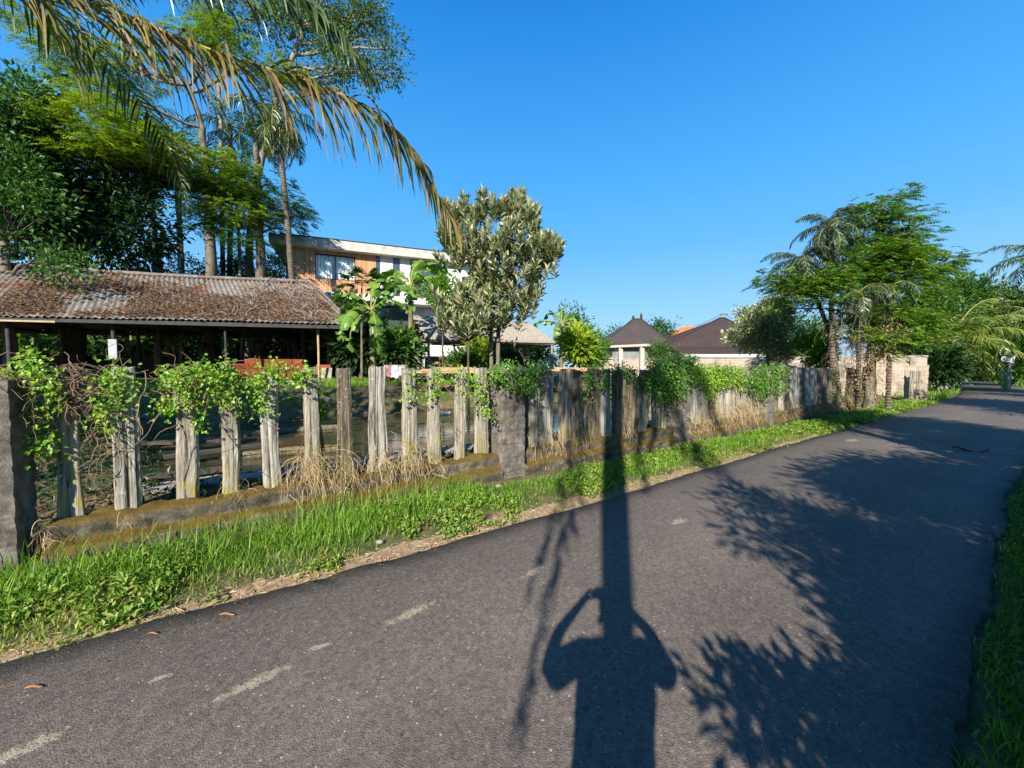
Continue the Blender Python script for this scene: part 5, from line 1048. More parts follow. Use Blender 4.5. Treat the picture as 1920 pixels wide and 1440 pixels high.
# ------------------------------------------------------------------ tiled houses, wall, frame, mast
def tile_mat(name, c1, c2, row=5.5):
    m, nt = newmat(name); v = objvec(nt, False); sx = N(nt, 'SeparateXYZ'); nt.links.new(v, sx.inputs[0]); z = math_(nt, 'FRACT', math_(nt, 'MULTIPLY', sx.outputs[2], row)); a = noise(nt, v, 1.3, 5); b = noise(nt, v, 14, 3)
    c = ramp(nt, math_(nt, 'ADD', math_(nt, 'MULTIPLY', a, .5), math_(nt, 'MULTIPLY', b, .5)), [(.35, c2), (.62, c1)]); c = mix(nt, math_(nt, 'MULTIPLY', math_(nt, 'LESS_THAN', z, .22), .4), c, tuple(x*.4 for x in c2))
    finish(nt, c, .85, z, .5, .03, .2); return m
M['tile_dark'] = tile_mat('dark_brown_tiles', (.075, .05, .045), (.046, .033, .03)); M['tile_grey'] = tile_mat('grey_brown_tiles', (.08, .066, .064), (.05, .042, .042)); M['tile_orange'] = tile_mat('orange_tiles', (.85, .25, .07), (.65, .17, .05), 3)
M['wall_cream'] = plain('cream_plaster', (.55, .5, .42), (.42, .38, .32), 2, .9)
def hip_house(name, label, px0, px1, pxc, t, eave_py, peak_py, tm, wm, ridge=.06, depth=None, finials=False, skirt=None, base=0.3):
    a = W(px0, eave_py, t); b = W(px1, eave_py, t); c = W(pxc, peak_py, t+ (b[0]-a[0])/2); zE = a[2]; w = b[0]-a[0]; d = depth or w; zR = W(pxc, peak_py, t+d/2)[2]
    y0 = a[1]; xc = W(pxc, peak_py, t+d/2)[0]; root = empty(name, ((a[0]+b[0])/2, y0+d/2, base), label, 'house')
    rl = w*ridge; V = [(a[0], y0, zE), (b[0], y0, zE), (b[0], y0+d, zE), (a[0], y0+d, zE), (xc-rl, y0+d/2, zR), (xc+rl, y0+d/2, zR)]; mb = MB()
    F4 = [[0, 1, 5, 4], [2, 3, 4, 5]]; F3 = [[1, 2, 5], [3, 0, 4]]; V = np.array(V); mb.add(V, F4); mb.add(V, F3); Vb = V[:4]-[0, 0, .15]; mb.add(np.concatenate([V[:4], Vb]), [[0, 4, 5, 1], [1, 5, 6, 2], [2, 6, 7, 3], [3, 7, 4, 0], [7, 6, 5, 4]])
    for q in (0, 1): tube(mb, [V[q]+[0, 0, .04], V[4+q]+[0, 0, .04]], .09, 6)
    tube(mb, [V[4], V[5]], .12, 6); rf = mb.build('roof', M[tm], root)
    if finials:
        for x, h in ((xc-rl, .45), (xc+rl, .7)): f = MB(); tube(f, [(x, y0+d/2, zR), (x, y0+d/2, zR+h*.4), (x, y0+d/2, zR+h*.55), (x, y0+d/2, zR+h)], [.16, .12, .15, .02], 8); f.build('finial', M['tile_dark'], rf)
    mb = MB(); i = .7; z1 = zE-.16; box(mb, ((a[0]+b[0])/2, y0+d/2, (base+z1)/2), (w-2*i, d-2*i, z1-base)); mb.build('wall', M[wm], root)
    return root, (a, b, y0, d, zE, zR)
h1, (a1, b1, y1, d1, ze1, zr1) = hip_house('tiled_house', 'small grey house with a dark hipped tile roof and two roof finials', 1127, 1262, 1194, 38, 648, 599, 'tile_grey', 'wall_grey', .06, finials=True)
mb = MB(); box(mb, (W(1147, 660, 38)[0], y1+.66, W(1147, 663, 38.6)[2]), (.5, .08, .45)); mb.build('window', M['frame_black'], h1)
mb = MB(); box(mb, (W(1232, 660, 38)[0], y1+.66, 3.0), (1.3, .08, 1.8)); mb.build('doorway', M['dark_timber'], h1)
h2, (a2, b2, y2, d2, ze2, zr2) = hip_house('tiled_house', 'wide house with a brown pyramid tile roof behind the boundary wall', 1247, 1462, 1353, 34, 648, 597, 'tile_dark', 'wall_cream', .02)
mb = MB(); xs = (W(1262, 650, 33)[0], W(1440, 650, 33)[0]); z0, z1_ = W(1300, 650, 33)[2], W(1300, 662, 32)[2]
mb.add([(xs[0], 32, z1_), (xs[1], 32, z1_), (xs[1], 34.5, z0+.08), (xs[0]+.4, 34.5, z0+.08), (xs[0], 32, z1_-.1), (xs[1], 32, z1_-.1)], [[0, 1, 2, 3], [4, 5, 1, 0]]); mb.build('porch_roof', M['tile_dark'], h2)
mb = MB(); box(mb, ((xs[0]+xs[1])/2, 32.02, z1_-.2), (xs[1]-xs[0], .08, .2)); mb.build('fascia', M['render_white'], h2)
hip_house('tiled_house', 'distant house with a bright orange tile roof between the dark roofs', 1250, 1345, 1290, 60, 637, 614, 'tile_orange', 'render_white', .14)
hip_house('tiled_house', 'small brown tiled roof just above the wall behind the leafy mass', 1468, 1545, 1495, 30, 663, 640, 'tile_dark', 'wall_cream', .03, depth=4)
hip_house('tiled_house', 'far whitish low house in haze left of the first dark roof', 1098, 1122, 1108, 60, 652, 644, 'tile_dark', 'render_white', .2)
# boundary wall
m, nt = newmat('pale_brick_wall'); v = objvec(nt, False); bt = N(nt, 'TexBrick'); mp = N(nt, 'Mapping')
e0 = W(1118, 668, 27.5); e1 = W(1737, 672, 20.6); bu = nrm([e1[0]-e0[0], e1[1]-e0[1], 0])
dpx = N(nt, 'VectorMath'); dpx.operation = 'DOT_PRODUCT'; dpx.inputs[1].default_value = tuple(bu); nt.links.new(v, dpx.inputs[0]); sx = N(nt, 'SeparateXYZ'); nt.links.new(v, sx.inputs[0]); cx = N(nt, 'CombineXYZ'); nt.links.new(dpx.outputs['Value'], cx.inputs[0]); nt.links.new(sx.outputs[2], cx.inputs[1]); nt.links.new(cx.outputs[0], bt.inputs['Vector'])
bt.inputs['Scale'].default_value = 1.0; bt.inputs['Brick Width'].default_value = .4; bt.inputs['Row Height'].default_value = .2; bt.inputs['Mortar Size'].default_value = .012
bt.inputs['Color1'].default_value = (.46, .38, .3, 1); bt.inputs['Color2'].default_value = (.38, .31, .25, 1); bt.inputs['Mortar'].default_value = (.28, .24, .2, 1)
st_ = noise(nt, mapping(nt, v, (1, 1, .3)), 1.2, 5); c = mix(nt, ramp(nt, st_, [(.55, (0,)*3), (.7, (.7,)*3)]), bt.outputs['Color'], (.16, .13, .1)); finish(nt, c, .95, bt.outputs['Fac'], -.4, .01, .1); M['pale_brick'] = m
def bwall():
    root = empty('boundary_wall', (e0+e1)/2*[1, 1, 0], 'long pale block boundary wall in front of the tiled houses', 'wall'); L = float(np.dot(e1-e0, bu)); mb = MB(); mid = (e0+e1)/2
    h = 2.18; rough_box(mb, (mid[0], mid[1], h/2-.05), (L, .2, h), bu, .25, .012, 3); mb.build('blockwork', M['pale_brick'], root)
    mb = MB(); rough_box(mb, (mid[0], mid[1], h-.0), (L+.05, .27, .09), bu, .25, .015, 3); mb.build('coping', M['concrete'], root)
    nn = np.array([bu[1], -bu[0], 0]); 
    for s in np.arange(1.5, L, 3.1): mb = MB(); p = e0+bu*s+nn*.13; box(mb, (p[0], p[1], h/2-.04), (.26, .12, h-.05), 0, bu); mb.build('pier', M['concrete'], root)
bwall()
def end_stub():
    p0 = W(1696, 700, 18.9); p1 = W(1741, 700, 18.3); u = nrm((p1-p0)*[1, 1, 0]); root = empty('fence_stub', (p0+p1)/2*[1, 1, 0], 'short dark block fence stub with two grey posts at the dirt driveway', 'fence'); mb = MB()
    rough_box(mb, ((p0+p1)/2)*[1, 1, 0]+[0, 0, .8], (float(np.linalg.norm((p1-p0)[:2])), .25, 1.75), u, .07, .03, 6); mb.build('blockwork', M['pale_brick'], root)
    for x, t in ((1704, 18.6), (1716, 18.4)): mb = MB(); q = W(x, 700, t); post(mb, (q[0]-.15, q[1]-.3, -.02), .2, .16, 1.45, seed=x); mb.build('post', M['wood1'], root)
end_stub()
for px, py, t, w, lab in ((1748, 728, 21.5, 1.3, 'low concrete block edging at the mouth of the driveway'), (1768, 731, 21, 1.4, 'pale concrete kerb block on the grass by the road')):
    p = GZ(px, py); mb = MB(); rough_box(mb, (p[0], p[1], .12), (w, .35, .34), nrm([1, .35, 0]), .08, .015, 5); tag(mb.build('concrete_block', M['concrete'], loc=(p[0], p[1], 0)), lab, 'concrete block')
def cframe():
    b = W(1163, 690, 20.5); c2_ = W(1203, 690, 19.6); root = empty('unfinished_gateway', b*[1, 1, 0]+[0, 0, .8], 'unfinished pale concrete post and beam frame before the grey house', 'frame')
    for p, zt in ((b, W(1163, 650, 20.5)[2]), (c2_, W(1203, 650, 19.6)[2])): mb = MB(); box(mb, (p[0], p[1], (zt+.4)/2), (.2, .2, zt-.4)); mb.build('column', M['wall_cream'], root)
    a_ = b+(b-c2_)*.45; d_ = c2_+(c2_-b)*.3; z = W(1180, 648.5, 20)[2]; mb = MB(); box(mb, ((a_[0]+d_[0])/2, (a_[1]+d_[1])/2, z+.0), (float(np.linalg.norm((d_-a_)[:2])), .3, .12), 0, (d_-a_)*[1, 1, 0]); mb.build('beam', M['wall_cream'], root)
cframe()
def mast():
    x, y, z = W(1357, 600, 41); top = W(1357, 583, 41)[2]; root = empty('power_pole', (x, y, .5), 'thin power pole carrying wires above the brown pyramid roof', 'power pole'); mb = MB(); tube(mb, [(x, y, .5), (x, y, top)], .07, 6); mb.build('pole', M['concrete'], root); mb = MB(); box(mb, (x, y, top-.35), (.9, .08, .08)); mb.build('cross_arm', M['dark_timber'], root)
    for q, lab in (((1262, 622, 52), 'black wire sagging from the pole down to the orange roof'), ((1400, 603, 43), 'short black wire from the pole into the variegated tree')):
        e = W(*q); pts = [np.array([x, y, top-.3])*(1-k)+e*k-np.array([0, 0, 1])*1.0*k*(1-k) for k in np.linspace(0, 1, 12)]; mb = MB(); tube(mb, pts, .022, 4); tag(mb.build('power_wire', M['frame_black'], loc=tuple(pts[0])), lab, 'wire')
    a_, b_ = W(1088, 625, 45), W(1135, 629, 50); mb = MB(); tube(mb, [a_, (a_+b_)/2-[0, 0, .1], b_], .022, 4); tag(mb.build('power_wire', M['frame_black'], loc=tuple(a_)), 'black wire behind the banana clump near the first dark roof', 'wire')
mast()
def sign_post():
    p = GZ(1889, 706); p = W(1889, 706, 27); p[2] = -.03; root = empty('white_box_on_post', p, 'white tilted box on a concrete post on the right verge', 'letter box'); t = 27; z0, z1 = W(1889, 681, t)[2], W(1889, 668, t)[2]
    mb = MB(); rough_box(mb, (p[0], p[1], z0/2), (.3, .25, z0), (1, 0, 0), .1, .01); mb.build('post', M['concrete'], root); mb = MB(); box(mb, (p[0]-.08, p[1]-.02, (z0+z1)/2+.02), (.5, .42, z1-z0), 0, nrm([1, .2, -.18]), nrm([.18, 0, 1])); bev(mb.build('box', M['render_white'], root), .02)
    mb = MB(); box(mb, (p[0]-.08, p[1]-.03, (z0+z1)/2+.02+.28), (.58, .5, .04), 0, nrm([1, .2, -.18]), nrm([.18, 0, 1])); mb.build('lid', M['render_white'], root)
sign_post()
# ------------------------------------------------------------------ grass
def blades(name, P, H, Wd, mat, lean=.5, k=5, curl=.9):
    n = len(P); a = rng.uniform(0, 2*np.pi, n); h = np.stack([np.cos(a), np.sin(a), 0*a], 1); ln = lean*rng.uniform(.15, 1, n); path = np.zeros((n, k, 3)); p = P.copy(); path[:, 0] = p
    for i in range(1, k):
        f = ln*(.35+curl*i/(k-1)); d = nrm(h*f[:, None]+np.array([0, 0, 1.])*np.maximum(1-.55*f*i/(k-1)*1.4, -.3)[:, None]); p = p+d*(H/(k-1))[:, None]; path[:, i] = p
    S = np.stack([-np.sin(a), np.cos(a), 0*a], 1); S = nrm(S+rng.normal(0, .5, S.shape)*[1, 1, .1]); pr = np.interp(np.linspace(0, 1, k), [0, .4, .8, 1], [.8, 1, .6, .05]); mb = MB(); ribbons(mb, path, S, Wd[:, None]*pr[None, :]); return mb
M['grass'] = leafmat('grass_blade', [(.06, .17, .012), (.12, .27, .02), (.2, .36, .03), (.26, .38, .05), (.09, .2, .02)], .35, .45, .4)
M['grass_dry'] = leafmat('yellowing_grass_blade', [(.2, .28, .03), (.32, .36, .06), (.42, .38, .12), (.16, .26, .03), (.45, .36, .2)], .3, .5, .3)
M['grass_low'] = leafmat('verge_weed_leaf', [(.07, .17, .015), (.13, .27, .025), (.24, .34, .05), (.33, .33, .1)], .3, .5, .35)
def samp(n, s0, s1, d0, d1, power=1.0):
    s = s0+(s1-s0)*rng.random(n)**power; d = rng.uniform(d0, d1, n); P = FO+FU*s[:, None]+FN*d[:, None]; P[:, 2] = ground_z(P[:, 0], P[:, 1])-.005; return P, s, d
def verge():
    P, s, d = samp(98000, -6.2, 22, -1.75, -.1, 1.55)
    roady = -1.62 + .07*vnoise(np.c_[s, d, d], 1.3)*2; dens = vnoise(P, 1.1)+.45*vnoise(P, 3.5); edge = (d-roady)
    keep = (edge > .03) & (dens > rng.uniform(-.45, .02, len(s)) - .35*sstep(.9, .5, np.abs(d+.9)+.3) + .12) & ((edge > .18) | (rng.random(len(s)) < .75)) & ((d < -.55) | (rng.random(len(s)) < .12+.6*sstep(-2.8, -4, s))); P, s, d, edge = P[keep], s[keep], d[keep], edge[keep]
    dist = np.linalg.norm(P[:, :2], axis=1); lush = np.clip(.55+vnoise(P, .9)*1.5, .15, 1.2)
    near = sstep(1.5, -3.5, s); H = (.03+.085*lush*(1-.62*sstep(-.85, -.4, d))*sstep(0.05, .6, edge)*(1+.7*near))*rng.uniform(.5, 1.35, len(s))+.012; Wd = np.clip(.0026+.0011*dist, .004, .02)*rng.uniform(.7, 1.2, len(s))
    ye = (edge < .42+.5*vnoise(P, 1.2)) & (rng.random(len(s)) < .8); tag(blades('g', P[~ye], H[~ye], Wd[~ye], None, .9).build('verge_grass', M['grass']), kind='stuff'); tag(blades('g', P[ye], H[ye]*.8, Wd[ye], None, 1.1).build('yellowing_grass', M['grass_dry']), kind='stuff')
    # low broad weeds
    n = 30000; P, s, d = samp(n, -5, 22, -1.7, -.15, 1.3); dens = vnoise(P+5, 1.3)+.3*vnoise(P, 4); k = (dens > .02) & (d > -1.55+.1*vnoise(P, 1)) & (d < -.55); P = P[k]; c = P+np.stack([0*P[:, 0], 0*P[:, 0], rng.uniform(.01, .09, len(P))], 1); mb = MB()
    c = np.repeat(c, 3, 0)+rng.normal(0, .02, (len(P)*3, 3))*[1, 1, .4]; sc = 1+.08*np.linalg.norm(c[:, :2], axis=1)
    leaves(mb, c, rdir(len(c), .4), np.array([0, 0, 1.])+rng.normal(0, .35, c.shape), .035*sc*rng.uniform(.6, 1.3, len(c)), .02*sc); tag(mb.build('verge_weeds', M['grass_low']), kind='stuff')
    # long stalks over the plinth at the left
    P, s, d = samp(2000, -6, -1.0, -1.1, -.25, .8); H = rng.uniform(.14, .32, len(s)); tag(blades('g', P, H, np.full(len(s), .006), None, .75, 6).build('tall_grass', M['grass']), kind='stuff')
    # straw and dry leaves on the road edge
    P, s, d = samp(5200, -5, 16, -1.66, -1.40, 1.3); P[:, 2] += .012; mb = MB(); leaves(mb, P, rdir(len(P), 0, .15), np.array([0, 0, 1.])+rng.normal(0, .2, P.shape), rng.uniform(.02, .08, len(P)), rng.uniform(.004, .014, len(P))); tag(mb.build('straw_litter', M['straw']), kind='stuff')
    # far bank and right verge
    P, s, d = samp(60000, -14, 12, 8.2, 14.5); k = vnoise(P, .5)+.3*vnoise(P, 2) > -.12+.25*(d < 9.2)+.3*(s > 2.5); P = P[k]; k2 = P[:, 0] < 8; P = P[k2]; tag(blades('g', P, rng.uniform(.06, .2, len(P)), np.full(len(P), .022), None, .8, 4).build('bank_grass', M['grass']), kind='stuff')
    P, s, d = samp(90000, -3, 12, -6.6, -4.2, 1.4); Ry = np.interp(P[:, 0], [q[0] for q in Rp], [q[1] for q in Rp]); off = (Ry-P[:, 1])*.8+.1*vnoise(P, 1.8)+.06*vnoise(P, 6); k = (off > .02+.1*rng.random(len(P))**2) & (vnoise(P, 2.5) > -.4); P, s, d = P[k], s[k], d[k]; off = off[k]; H = rng.uniform(.08, .26, len(P))*(.3+1.1*sstep(0, .5, off)); tag(blades('g', P, H, np.clip(.004+.0012*np.linalg.norm(P[:, :2], axis=1), .004, .014), None, .9).build('right_verge_grass', M['grass']), kind='stuff')
    n = 9000; P, s, d = samp(n, -2, 9, -6.4, -4.4, 1.3); Ry = np.interp(P[:, 0], [q[0] for q in Rp], [q[1] for q in Rp]); off = (Ry-P[:, 1])*.8; P = P[(off > .12) & (vnoise(P, 1.5) > -.1)]; c = np.repeat(P, 6, 0); c = c+rng.normal(0, .04, c.shape)*[1, 1, 0]; c[:, 2] += rng.uniform(.02, .3, len(c)); mb = MB()
    leaves(mb, c, rdir(len(c), .2), np.array([0, 0, 1.])+rng.normal(0, .4, c.shape), rng.uniform(.03, .075, len(c)), rng.uniform(.012, .03, len(c))); tag(mb.build('right_verge_weeds', M['leaf_mid']), kind='stuff')
    n = 16000; X = rng.uniform(14, 80, n); L = np.interp(X, [p[0] for p in Lp], [p[1] for p in Lp]); Rr = np.interp(X, [p[0] for p in Rp], [p[1] for p in Rp]); side = rng.random(n) < .5; Y = np.where(side, L+rng.uniform(.1, 3, n), Rr-rng.uniform(.1, 3.5, n)); k = ~(side & (X > 15.5) & (X < 20.3)); X, Y = X[k], Y[k]
    P = np.stack([X, Y, ground_z(X, Y)-.01], 1); tag(blades('g', P, rng.uniform(.12, .4, len(P)), .012+.0016*X, None, .8, 4).build('far_verge_grass', M['grass']), kind='stuff')
    # shaded undergrowth beyond the fence, left
    n = 9000; P, s, d = samp(n, -9, -.5, .3, 8); k = (P[:, 0]/P[:, 1] < -.78) | (d < .9); P = P[k]; P = np.repeat(P, 2, 0)+rng.normal(0, .05, (len(P)*2, 3))*[1, 1, 0]; P[:, 2] += rng.uniform(.01, .16, len(P)); mb = MB(); leaves(mb, P, rdir(len(P), .3), np.array([0, 0, 1.])+rng.normal(0, .4, P.shape), rng.uniform(.04, .1, len(P)), rng.uniform(.015, .04, len(P))); tag(mb.build('undergrowth', M['leaf_dark']), kind='stuff')
    P, s, d = samp(5000, -9, 10, .2, 1.6); P[:, 2] = ground_z(P[:, 0], P[:, 1])+.015; mb = MB(); leaves(mb, P, rdir(len(P), .1, .2), np.array([0, 0, 1.])+rng.normal(0, .3, P.shape), rng.uniform(.04, .1, len(P)), rng.uniform(.02, .04, len(P))); tag(mb.build('fallen_leaves', M['litter']), kind='stuff')
verge()

# ------------------------------------------------------------------ creepers on the fence
def vine_blob(mb, st, pts, n, L, dd=(-.12, .1), spread=.05, hang=True):
    """pts: (px, py, rx, ry) on the fence plane"""
    A = np.array([p[2]*p[3] for p in pts], float); cnt = np.maximum(2, (n*A/A.sum()).astype(int))
    for (px, py, rx, ry), k in zip(pts, cnt):
        a = rng.uniform(0, 6.283, k); r = np.sqrt(rng.random(k)); dv = rng.uniform(dd[0], dd[1], k)
        for i in range(k):
            c = Wf(px+rx*r[i]*math.cos(a[i]), py+ry*r[i]*math.sin(a[i])*(1 if math.sin(a[i]) > 0 or not hang else .8), dv[i]-.06*(1-r[i])); m_ = rng.integers(4, 8)
            P = c+rng.normal(0, spread, (m_, 3)); D = nrm(-FN*.5+rng.normal(0, .55, (m_, 3))+[0, 0, -.35]); leaves(mb, P, D, nrm(-FN*.6+np.array([0, 0, .8])+rng.normal(0, .35, (m_, 3))), L*rng.uniform(.6, 1.2, m_), L*.85*rng.uniform(.7, 1.1, m_), mid=.38, droop=.15)
        for _ in range(max(2, k//9)):
            p = Wf(px+rng.uniform(-rx, rx), py-ry*rng.uniform(.0, 1), rng.uniform(*dd)); q = [p]; d = nrm(FU*rng.normal(0, .6)+np.array([0, 0, -1])*rng.uniform(-.2, 1))
            for j in range(5): d = nrm(d+rng.normal(0, .45, 3)); p = p+d*.06; q.append(p)
            tube(st, q, .0035, 4, cap=False)
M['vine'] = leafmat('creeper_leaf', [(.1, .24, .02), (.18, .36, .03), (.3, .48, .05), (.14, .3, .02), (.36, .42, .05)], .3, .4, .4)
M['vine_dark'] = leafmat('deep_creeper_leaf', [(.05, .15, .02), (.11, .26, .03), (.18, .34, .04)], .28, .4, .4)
VINES = [('upright leafy creeper spilling left from the first fence post', [(55, 690, 24, 20), (85, 715, 22, 22), (62, 668, 8, 14), (100, 735, 14, 20), (78, 780, 14, 22), (88, 830, 18, 24), (105, 850, 10, 14), (20, 700, 22, 8), (8, 740, 12, 8)], 150, .042, 'vine'),
         ('leafy creeper hanging over the left edge of the second post', [(205, 715, 14, 16), (225, 700, 16, 12), (198, 750, 12, 26), (196, 790, 10, 20), (235, 735, 12, 14), (195, 690, 4, 8)], 85, .042, 'vine'),
         ('bushy creeper covering the tops of the third and fourth posts', [(330, 705, 24, 16), (350, 735, 20, 16), (312, 760, 14, 20), (370, 775, 10, 24), (390, 700, 26, 18), (425, 705, 24, 24), (432, 735, 20, 26), (410, 740, 18, 14), (425, 680, 8, 8), (445, 765, 6, 16), (350, 700, 16, 12)], 280, .043, 'vine'),
         ('rounded creeper cap on the fifth post with trailing stems', [(508, 695, 20, 10), (485, 712, 14, 14), (530, 702, 12, 8), (483, 745, 10, 20), (497, 775, 8, 16), (490, 725, 10, 10), (520, 690, 12, 8)], 85, .042, 'vine'),
         ('small creeper sprig on the left shoulder of the sixth post', [(575, 700, 12, 6), (560, 708, 10, 5), (552, 715, 6, 4)], 30, .05, 'vine'),
         ('sparse creeper climbing the tenth post', [(818, 700, 12, 14), (812, 730, 8, 20), (768, 740, 6, 22), (778, 700, 6, 10)], 50, .045, 'vine'),
         ('creeper twisting down the twelfth post to the carved pillar', [(862, 705, 8, 12), (885, 710, 10, 14), (895, 730, 10, 20), (903, 760, 10, 10), (916, 772, 10, 6), (875, 735, 8, 8)], 70, .045, 'vine'),
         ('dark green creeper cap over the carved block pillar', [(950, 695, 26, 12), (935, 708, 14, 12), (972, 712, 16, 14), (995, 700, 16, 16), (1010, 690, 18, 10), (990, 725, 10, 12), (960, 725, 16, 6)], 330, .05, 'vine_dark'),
         ('thin creeper wrapped around the third post right of the pillar', [(1105, 705, 8, 22), (1112, 690, 12, 8), (1100, 730, 5, 12)], 50, .045, 'vine_dark'),
         ('creeper bridging the tops of three leaning posts', [(1140, 700, 14, 10), (1160, 692, 18, 8), (1180, 700, 14, 10), (1133, 718, 8, 14), (1190, 712, 8, 14), (1205, 720, 8, 16)], 170, .05, 'vine_dark'),
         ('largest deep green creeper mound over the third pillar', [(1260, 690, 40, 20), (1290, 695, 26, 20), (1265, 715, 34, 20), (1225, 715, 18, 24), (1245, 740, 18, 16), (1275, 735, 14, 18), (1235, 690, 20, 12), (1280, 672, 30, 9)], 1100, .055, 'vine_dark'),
         ('bright yellow green creeper running along the post tops', [(1335, 700, 34, 18), (1375, 702, 28, 18), (1350, 715, 40, 12), (1315, 712, 20, 14), (1390, 720, 14, 12), (1330, 735, 12, 12)], 900, .052, 'vine'),
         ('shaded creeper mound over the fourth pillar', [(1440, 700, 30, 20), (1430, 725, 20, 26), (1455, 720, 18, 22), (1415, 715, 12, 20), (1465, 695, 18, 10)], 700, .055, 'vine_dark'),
         ('ivy climbing the palm trunks at the end of the fence', [(1568, 705, 12, 30), (1575, 740, 10, 20), (1608, 710, 8, 26), (1612, 740, 8, 20), (1560, 745, 8, 14), (1645, 745, 12, 10)], 200, .05, 'vine')]
for lab, pts, n, L, mt in VINES:
    dd = (-.17, .12) if 'pillar' not in lab else (-.36, .12)
    lf, st = MB(), MB(); vine_blob(lf, st, pts, n, L, dd); p = Wf(pts[0][0], pts[0][1]); root = empty('creeper', p, lab, 'creeper', 'creepers on the fence'); lf.build('leaves', M[mt], root); st.build('stems', M['twig'], root)
# dry stems
def dry_tangle(lab, pts, n, r=.0028, step=.042, hang=-.25, mt='twig', bias=(0, 0, 0)):
    mb = MB()
    for (px, py, rx, ry), k in zip(pts, np.maximum(2, (n*np.array([p[2]*p[3] for p in pts])/sum(p[2]*p[3] for p in pts)).astype(int))):
        for _ in range(k):
            p = Wf(px+rng.uniform(-rx, rx), py+rng.uniform(-ry, ry), rng.uniform(-.16, .1)); d = nrm(FU*rng.normal(0, 1)-FN*.2+rng.normal(0, .4, 3)); q = [p]
            for j in range(rng.integers(5, 10)): d = nrm(d+rng.normal(0, .38, 3)+np.array([0, 0, hang])+np.array(bias)); p = p+d*step; q.append(p)
            rr = r*rng.uniform(.6, 1.4); tube(mb, spline(q, len(q)*2), rr, 4, cap=False)
    p = Wf(pts[0][0], pts[0][1]); tag(mb.build('dry_creeper', M[mt], loc=tuple(p)), lab, 'dry creeper', 'dry creeper stems')
dry_tangle('brown dry stems matted over the top of the first post', [(125, 700, 34, 14), (120, 730, 26, 30), (155, 720, 14, 20)], 120)
dry_tangle('dry stems looping between the first and second posts', [(175, 715, 22, 16), (170, 760, 16, 30), (195, 800, 16, 40), (180, 850, 12, 40)], 60)
dry_tangle('long dry stems strung between the second and third posts', [(275, 700, 22, 8), (285, 735, 16, 8)], 16, .003, .1, -.1)
dry_tangle('dry stems in shade at the far left pillar', [(20, 700, 22, 12), (40, 740, 16, 30)], 40)
dry_tangle('dry stems under the leaves of the third and fourth posts', [(345, 715, 20, 20), (420, 730, 24, 24), (375, 720, 18, 10)], 60)
dry_tangle('dead stems hanging between tenth and eleventh posts', [(850, 740, 10, 60), (835, 770, 6, 40)], 14)
# dry grass tufts hanging over the plinth
def tuft(lab, px, py, rx, n, H, drop=.5, mt='straw'):
    mb = MB(); cs = [Wf(px+rng.uniform(-rx, rx), py+rng.normal(0, 16), rng.uniform(-.24, -.02)) for _ in range(n)]; k = 8; path = np.zeros((n, k, 3)); P = np.array(cs); d = nrm(-FN*rng.uniform(.1, .9, (n, 1))+FU*rng.normal(0, .7, (n, 1))+np.array([0, 0, 1.])*rng.uniform(-.4, 1.0, (n, 1))); path[:, 0] = P; h = H*rng.uniform(.5, 1.25, n)
    for i in range(1, k): d = nrm(d+np.array([0, 0, -1.])*drop*rng.uniform(.6, 1.4, (n, 1))+rng.normal(0, .26, (n, 3))); P = P+d*(h/(k-1))[:, None]; path[:, i] = P
    ribbons(mb, path, nrm(rng.normal(0, 1, (n, 3))), np.full((n, k), .003)*(1+.12*np.linalg.norm(P[:, :2], axis=1, keepdims=True)/2)); p = Wf(px, py, -.1); tag(mb.build('dry_grass_tuft', M[mt], loc=tuple(p)), lab, 'dry grass', 'dry grass tufts on the plinth')
TU = [('orange dry tuft at the left end of the plinth', 90, 1000, 20, 70, .22), ('small orange dry tuft below the second post', 232, 985, 10, 40, .16), ('curling dry stems at the foot of the fourth post', 445, 925, 18, 40, .25), ('large hanging dry grass tuft at the foot of the sixth post', 583, 872, 34, 260, .46), ('dry grass tuft low on the plinth below the sixth post', 560, 945, 26, 150, .25),
      ('hanging dry grass tuft at the foot of the seventh post', 648, 884, 22, 170, .4), ('dry grass tuft on the ground below the seventh post', 650, 950, 24, 110, .2), ('dry grass spread between eighth and ninth posts', 735, 866, 40, 260, .38), ('dry grass tuft at the foot of the ninth post', 780, 860, 20, 160, .35), ('thin dry grass left of the carved pillar', 820, 880, 16, 70, .3),
      ('dry grass tuft right of the carved pillar', 1028, 825, 26, 220, .4), ('dry grass at the foot of the leaning posts', 1085, 815, 24, 110, .35), ('dry stems in shade below the leaning posts', 1165, 815, 30, 150, .35), ('dry grass tuft right of the third pillar', 1300, 800, 26, 240, .45), ('large straw mound under the bright creeper', 1360, 775, 40, 520, .55), ('straw mound left of the fourth pillar', 1400, 765, 22, 260, .5),
      ('low straw on the verge below the third pillar', 1290, 835, 26, 190, .35), ('straw on the verge beyond the third pillar', 1340, 825, 26, 200, .35), ('pale straw at the foot of the fourth pillar', 1425, 800, 20, 120, .4), ('straw under the shaded posts', 1500, 770, 34, 240, .45), ('brown grass at the foot of the palm trunks', 1575, 755, 24, 260, .6), ('brown straw by the brown ivy wrapped posts', 1620, 745, 22, 200, .5), ('low straw on the verge below the leaning posts', 1120, 870, 30, 160, .3)]
for (lab, px, py, rx, n, H) in TU: tuft(lab, px, py, rx, int(n*.9), H*.8)
